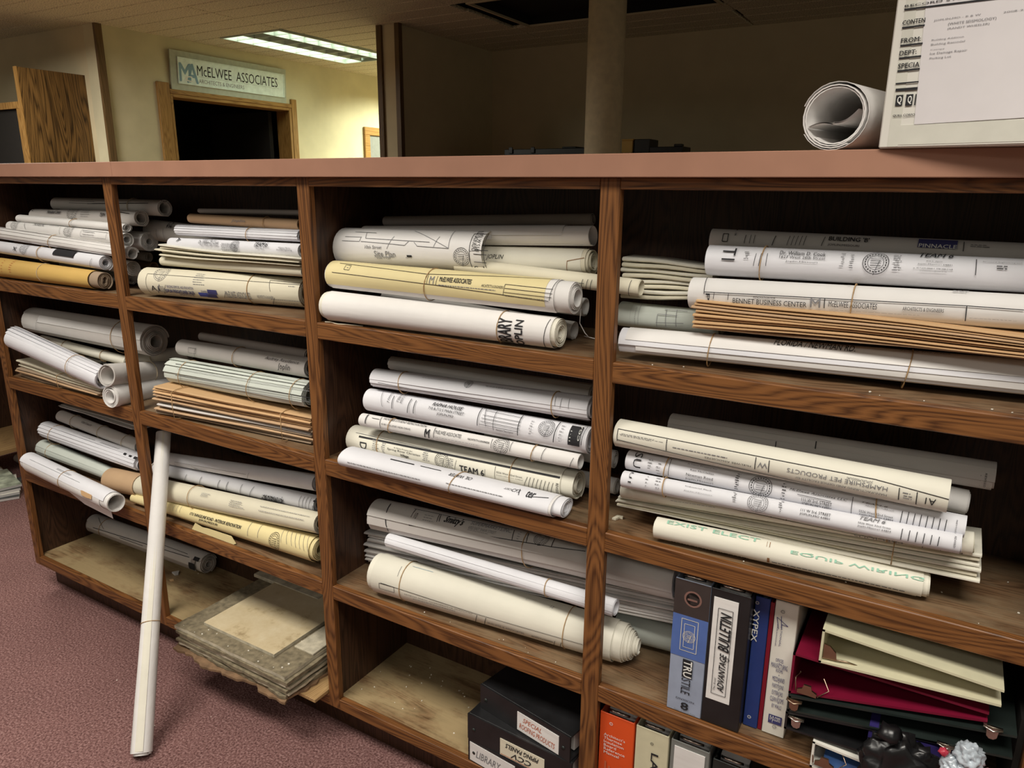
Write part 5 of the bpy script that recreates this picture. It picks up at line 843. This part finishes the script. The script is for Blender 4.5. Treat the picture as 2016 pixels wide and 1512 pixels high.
q = MB(); q.prism([(.414, .700), (.436, .702), (.434, .716), (.424, .726), (.414, .728)], 0, .004, M=Matrix(((1,0,0,0),(0,0,1,.0),(0,1,0,0),(0,0,0,1)))); q.tube([(.436, .0, .704), (.452, .004, .704), (.468, .008, .700)], .0016, 5); q.build('ring_lever', 'bronze', fb4)
import mathutils.noise as mnoise
# black bag and crumpled wrapping at the right
def lump(name, c, rx, ry, rz, m, label, cat, amp=.3, seed=1, parent=None, sub=4):
    bm = bmesh.new(); bmesh.ops.create_icosphere(bm, subdivisions=sub, radius=1); rn = random.Random(seed); ph = [rn.uniform(0, 6.28) for _ in range(9)]
    for v in bm.verts:
        p = v.co; o3 = Vector((ph[0], ph[1], ph[2])); k = 1.12-amp*(1.6*abs(mnoise.noise(p*1.7+o3))+1.0*abs(mnoise.noise(p*3.6+o3))+.5*abs(mnoise.noise(p*8+o3)))
        v.co = Vector((p.x*rx*k, p.y*ry*k, max(p.z*rz*k, -rz*.75)))
    off = Vector(c)-(parent.location if parent else Vector((0,0,0)))
    me = bpy.data.meshes.new(name); bm.to_mesh(me); bm.free(); me.materials.append(MATS[m]); me.polygons.foreach_set('use_smooth', [True]*len(me.polygons)); o = bpy.data.objects.new(name, me); COL.objects.link(o); o.location = off
    if parent: o.parent = parent
    else: tag(o, label, cat)
    return o
mat('bag', (.008, .008, .009), .3, .2, spec=.5); mat('wrap', (.42, .47, .52), .15, .35, 25, spec=.7); mat('wrap_red', (.45, .04, .07), .3); mat('wrap_pink', (.75, .32, .36), .3); mat('wrap_green', (.10, .3, .12), .3)
bag = thing('plastic_bag', (.55, -.035, .50), 'black plastic bag with glossy folds at the right end of the shelf', 'bag')
lump('bag_body', (.552, -.035, .556), .066, .033, .076, 'bag', '', '', .35, 3, bag); lump('bag_neck', (.53, -.045, .628), .026, .022, .02, 'bag', '', '', .5, 5, bag, 2)
wr = thing('crumpled_wrapper', (.63, -.06, .60), 'crumpled clear and coloured wrapping on top of the black bag', 'wrapper')
lump('clear_film', (.640, -.055, .645), .022, .02, .024, 'wrap', '', '', .34, 8, wr); lump('clear_film', (.622, -.06, .622), .02, .018, .018, 'wrap', '', '', .34, 9, wr); lump('red_scrap', (.606, -.062, .642), .008, .008, .008, 'wrap_red', '', '', .5, 10, wr, 2); lump('pink_scrap', (.668, -.06, .632), .014, .01, .009, 'wrap_pink', '', '', .5, 11, wr, 2); lump('green_scrap', (.658, -.062, .616), .012, .008, .006, 'wrap_green', '', '', .5, 12, wr, 2)
tag(bx('storage_case', 'darkgap', .705, .7135, .03, .28, .4805, .68), 'dark upright case at the far right end of the lower shelf', 'case')
lump('dark_wrap', (-1.33, .215, .70), .07, .03, .05, 'bag', 'crumpled black plastic behind the pale rolls of the second bay', 'plastic', .35, 21)
# three black binders in the third bay
def spine_binder(label, A, u, L, z0, z1, dep, key):
    M = Matrix(((u[0], -u[1], 0, A[0]), (u[1], u[0], 0, A[1]), (0, 0, 1, z0), (0, 0, 0, 1))); h = z1-z0
    r = thing('ring_binder', (A[0], A[1], z0), label, 'binder')
    def s(n, m, *a, b=.0012): q = MB(); q.box(*a, M=M, b=b); return q.build(n, m, r)
    s('cover', 'black_vinyl', 0, L, .004, dep, 0, .004); s('cover', 'black_vinyl', 0, L, .004, dep, h-.004, h); s('spine', 'black_vinyl', 0, L, 0, .004, 0, h, b=.002); s('pages', 'grey', .01, L-.01, .03, dep-.01, .006, h-.006)
    q = MB()
    for x in (.018, L-.018): q.cyl(M @ Vector((x, -.0015, h*.45)), M @ Vector((x, .001, h*.45)), .0045, .0045, 12)
    q.build('rivet', 'blackgreen', r)
    return r, M
o1, M1 = spine_binder('black binder uppermost of three, with a slanted white label', (-.318, .0372), (.98383, -.1791), .268, .27, .334, .22, 'O1')
def lab(r, M, x0, x1, z0, z1, m='white'): q = MB(); q.box(x0, x1, -.0012, 0, z0, z1, M=M); q.build('spine_label', m, r)
lab(o1, M1, .118, .238, .004, .052); PR['O1b'] = [('t', 'SPECIAL', .135, .032, .19, .044, 0, 'i', 'r'), ('t', 'ROOFING PRODUCTS', .125, .012, .228, .026, 0, 'i', 'r')]; put_prints('O1b', lambda u, v: M1 @ Vector((u, -.0018, v)), o1)
o2, M2 = spine_binder('black binder in the middle of three, with a cream CCV label', (-.332, .0031), (.9988, -.0488), .284, .2005, .2695, .25, 'O2')
lab(o2, M2, .095, .215, .002, .046, 'cream'); PR['O2b'] = [('t', 'PIPING PANELS', .110, .028, .20, .040, 180, 'bi', 'k'), ('t', 'CCV', .125, .008, .18, .022, 180, 'bi', 'k'), ('l', .097, .005, .213, .005, 1.5, 'r')]; put_prints('O2b', lambda u, v: M2 @ Vector((u, -.0018, v)), o2)
o3, M3 = spine_binder('black binder lowest of three, with a big white label', (-.332, .0049), (.99538, -.096), .284, .1378, .2, .25, 'O3')
lab(o3, M3, .006, .14, .004, .055); PR['O3b'] = [('t', 'LIBRARY', .025, .02, .10, .04, 0, 'i', 'g')]; put_prints('O3b', lambda u, v: M3 @ Vector((u, -.0018, v)), o3)

# ============================================================ FLOOR TILE SAMPLES
def slab_tile(x0, x1, y0, y1, z0, z1, ms, label, rag=.0, seed=0, group=None, rot=0, name='floor_tile'):
    rn = random.Random(seed); n = 40; pts = []; ph = [rn.uniform(0, 6.28) for _ in range(6)]; idx = [0]
    def nz():
        k = idx[0]; idx[0] += 1
        return rag*(.5*math.sin(k*.23+ph[0])+.35*math.sin(k*.61+ph[1])+.14*math.sin(k*1.7+ph[2])+.3*rn.uniform(-1, 1)**3)
    for (ax, ay), (bx_, by) in (((x0, y0), (x1, y0)), ((x1, y0), (x1, y1)), ((x1, y1), (x0, y1)), ((x0, y1), (x0, y0))):
        for k in range(n):
            t = k/n; w_ = nz(); hx, hy = (0, 1) if ay == by else (1, 0); pts.append((ax+(bx_-ax)*t+hx*w_, ay+(by-ay)*t+hy*w_))
    cx, cy = (x0+x1)/2, (y0+y1)/2; c, s = math.cos(rot), math.sin(rot)
    pts = [(cx+(x-cx)*c-(y-cy)*s, cy+(x-cx)*s+(y-cy)*c) for x, y in pts]
    q = MB(); m_ = len(pts); zt = [rn.uniform(-1, 1)*min(.0014, rag*.35) for _ in pts]
    vs = [(x, y, z0) for x, y in pts]+[(x, y, z1+min(0, z*.6)) for (x, y), z in zip(pts, zt)]
    q.add(vs, [tuple(range(m_-1, -1, -1))], mi=1); o_ = len(q.v)
    q.add(vs, [(i, (i+1) % m_, m_+(i+1) % m_, m_+i) for i in range(m_)], mi=1); q.add(vs, [tuple(range(m_, 2*m_))], mi=0)
    o = q.build(name, ms); return tag(o, label, 'tile', group)
bt = thing('wood_board', (-.86, .05, .137), 'tan wooden board sticking out under the tile stack', 'board'); bx('board', 'board_tan', -.94, -.795, -.045, .26, .1375, .148, parent=bt, b=.001)
zz = .1485; names = ['lowest ragged brown backed sheet of the tile stack', 'second lowest ragged dark sheet of the tile stack', 'third lowest sheet of the tile stack with torn plaster edge', 'fourth lowest pale edged sheet of the tile stack', 'fifth sheet of the tile stack counting up from the board', 'sixth sheet of the tile stack counting up from the board', 'seventh sheet of the tile stack, just under the big grey one']
for k, lb in enumerate(names):
    th = (.008, .0095, .0085, .0085, .009, .0085, .009)[k]
    slab_tile(-1.312+.006*(k % 3)-(.006 if k < 2 else 0), -.847-.004*(k % 2), -.092+.004*((k*2) % 3)-(.012 if k == 0 else .005 if k == 1 else 0), .275, zz, zz+th-.0012, [('tile_brown' if k < 1 else 'tile_back'), ('tile_brown', 'tile_back', 'tile_pale', 'tile_back', 'tile_pale', 'tile_pale', 'tile_back')[k]], lb, (.014, .007, .004, .002, .0022, .0015, .002)[k], k+3, rot=math.radians((.8, -.5, .3, 0, .5, -.3, .2)[k])); zz += th
slab_tile(-1.32, -.858, -.087, .27, zz, zz+.010, ['tile_back', 'tile_pale'], 'large grey topped sheet with plaster specks under the beige tile', .002, 20); zt = zz+.0102
tag(bx('plaster_strip', 'tile_pale', -1.345, -1.05, .225, .262, zt, zt+.012, b=.002), 'pale strip lying at the back edge of the grey tile', 'strip')
tag(bx('thin_strip', 'tile_pale', -.935, -.862, .02, .21, zt, zt+.006, b=.001), 'narrow pale strip right of the beige tile by the post', 'strip')
bt_ = slab_tile(-1.245, -.947, -.042, .256, zt+.0005, zt+.010, ['tile_face', 'tile_pale'], 'beige stone look floor tile on top of the tile stack', 0, 1)
# ============================================================ SMALL THINGS
rn = random.Random(5)
crumb = MB()
def crumbs(n, x0, x1, y0, y1, z, r0=.001, r1=.003):
    for _ in range(n):
        x, y, r = rn.uniform(x0, x1), rn.uniform(y0, y1), rn.uniform(r0, r1); a = rn.uniform(0, 3)
        crumb.box(-r, r, -r*.7, r*.7, 0, r*.9, M=Matrix.Translation((x, y, z)) @ Matrix.Rotation(a, 4, 'Z'))
crumbs(12, -1.3, -.87, -.082, -.05, zt, .0006, .0024); crumbs(9, -.94, -.87, -.05, .1, zt, .001, .0028); crumbs(7, -1.9, -.8, -.75, -.12, .0, .0008, .0022); crumbs(26, -.74, -.35, .03, .25, .1366, .0008, .0022); crumbs(14, 0, .7, .02, .2, .8285, .0006, .0016); crumbs(10, -2.2, -1.0, .03, .25, .1366, .0008, .002); crumbs(8, -.74, -.05, .02, .04, .4802, .0006, .0016); crumbs(8, .02, .7, .02, .05, 1.1702, .0006, .0018)
o = crumb.build('plaster_crumbs', 'speck'); tag(o, 'white plaster crumbs scattered on shelves, tiles and carpet', 'crumbs'); o['kind'] = 'stuff'
def scrap(pts, th, z, label, m='white', name='paper_scrap'):
    q = MB(); q.prism(pts, z, z+th); return tag(q.build(name, m), label, 'scrap')
scrap([(-1.735, .185), (-1.712, .18), (-1.706, .19), (-1.722, .205)], .006, .1366, 'white paper scrap on the bottom shelf below the grey roll')
scrap([(-1.70, .15), (-1.687, .147), (-1.683, .156), (-1.694, .16)], .003, .1366, 'tiny tan scrap beside the white one on the bottom shelf', 'tan')
scrap([(-.012, .062), (-.004, .062), (-.001, .074), (.006, .074), (.004, .082), (-.008, .08)], .004, .8282, 'bent bit of rubber band on the shelf beside the right post', 'cream', 'band_scrap')
q = MB(); q.tube([(-.735+.011*i, .012+.004*math.sin(i*1.2), 1.1712) for i in range(7)]+[(-.625, .02, 1.1712)], .0011, 5); tag(q.build('rubber_band', 'cream'), 'pale snapped rubber band lying at the third bay shelf edge', 'rubber band')
q = MB(); q.tube([(-.118, .105, 1.245), (-.122, .11, 1.215), (-.112, .115, 1.195), (-.104, .118, 1.186), (-.118, .125, 1.186), (-.10, .14, 1.180), (-.06, .12, 1.1715), (-.045, .115, 1.1715)], .0010, 5); tag(q.build('string', 'white'), 'white string dangling behind the coiled roll ends in the third bay', 'string')
# roll and record box on the counter
R['Z'] = ((.335, -.012, 1.5845), (.396, .235, 1.5845), .0475, .0475, 1.04)
zr = roll('Z', 'loose white roll standing beside the record box on the counter', W, 2.2, .82, layers=[(160, -150, .0, .97, W, 0), (160, -120, .06, .9, BW, .03)], seam=-60, rough=.006)
q = MB(); P_ = Prof('Z'); vs = []; n = 32
for i in range(n+1):
    x = i/n; u_ = -.78+1.5*x; w_ = .10*math.sin(x*2*math.pi)-.28+.45*x*x*(1 if x > .5 else .6)
    for t in (.0, .9): vs.append(P_.P0+P_.e*(P_.L*t)+P_.b0*(-u_*P_.f.cross(P_.e).cross(P_.e)*0+u_*Vector((P_.e.y, -P_.e.x, 0))+w_*Vector((0,0,1))))
q.add(vs, [(2*i, 2*i+1, 2*i+3, 2*i+2) for i in range(n)], True)
q.add([Vector(v)+Vector((0,0,-.0016)) for v in vs], [(2*i, 2*i+2, 2*i+3, 2*i+1) for i in range(n)], True); q.build('inner_fold', W, zr, fix=False)
by = math.radians(-13); BM = Matrix.Translation((.400, -.026, 1.5375)) @ Matrix.Rotation(by, 4, 'Z')
bxo = thing('record_box', (.400, -.026, 1.5375), 'white record storage box with black lettering at the right end of the counter', 'box')
mat('carton', (.70, .68, .62), .55, .05, 5); mat('tape', (.62, .61, .54), .25, .05); mat('labelsheet', (.70, .67, .68), .22, .02, spec=.5)
q = MB(); q.box(0, .32, 0, .38, 0, .26, M=BM, b=.002); q.build('carton', 'carton', bxo)
q = MB(); q.box(-.004, .324, -.004, .384, .235, .29, M=BM, b=.002); q.build('lid', 'carton', bxo)
q = MB(); q.box(.012, .026, -.0006, 0, .002, .235, M=BM); q.box(.026, .30, -.0006, 0, .004, .03, M=BM); q.build('tape_strip', 'tape', bxo)
q = MB(); q.add([BM @ Vector(p) for p in ((.0434, -.0012, .0300), (.29, -.0012, .034), (.285, -.0012, .245), (.0345, -.0012, .245))], [(0, 1, 2, 3)]); q.add([BM @ Vector(p) for p in ((.0434, -.0004, .0300), (.29, -.0004, .034), (.285, -.0004, .245), (.0345, -.0004, .245))], [(0, 3, 2, 1)]); q.build('content_label', 'labelsheet', bxo, fix=False)
put_prints('PBOX', lambda u, v: BM @ Vector((u, -.0020, v)), bxo)
# ============================================================ FAR LEFT
lb_ = thing('low_bookcase', (-3.7, 1.1, 0), 'brown bookcase end left of the long shelving with a pale bottom shelf', 'bookcase')
bx('back_panel', 'panel_z', -3.95, -3.93, .30, 1.8, .13, 1.30, parent=lb_); bx('bottom_shelf', 'board_tan', -3.93, -3.53, .30, 1.8, .135, .16, parent=lb_, b=.002); bx('upright', 'panel_z', -3.93, -3.53, 1.3, 1.32, .0, 1.3, parent=lb_); bx('upright', 'panel_z', -3.93, -3.53, .30, .32, .0, .135, parent=lb_); bx('top_shelf', 'board_tan', -3.95, -3.53, .30, 1.8, 1.30, 1.325, parent=lb_); bx('upright', 'oak_z', -3.93, -3.53, 1.78, 1.8, 0, 1.3, parent=lb_)
R['Y1'] = ((-3.95, .56, .026), (-3.36, .42, .026), .022, .022, 1.0); R['Y2'] = ((-3.75, .64, .024), (-3.15, .56, .024), .024, .024, 1.0)
roll('Y1', 'white banded roll on the carpet at the far left edge', W, 3, .5, bands=[.55]); roll('Y2', 'second white roll on the carpet behind the banded one', W, 3, .5)
mat('cover_green', (.38, .42, .33), .4, .6, 22); mat('cover_dark', (.05, .055, .055), .35, .4, 20)
for k, (lb, m_, dx) in enumerate((('dark magazine at the bottom of the floor stack at far left', 'cover_dark', .02), ('pale magazine in the middle of the floor stack at far left', 'binder_white', .0), ('dark spined magazine below the top of the floor stack', 'cover_dark', -.012), ('speckled green magazine on top of the floor stack at far left', 'cover_green', -.02))):
    t = thing('magazine', (-3.4+dx, .36, .002+k*.0125), lb, 'magazine', 'magazines on the floor'); M = Matrix.Translation((-3.42+dx, .36, .001+k*.0125)) @ Matrix.Rotation(math.radians(-28+5*k), 4, 'Z')
    q = MB(); q.box(-.14, .14, -.105, .105, 0, .0115, M=M); q.build('pages', 'white', t); q = MB(); q.box(-.141, .141, -.106, .106, .0115, .0122, M=M); q.build('cover', m_, t)
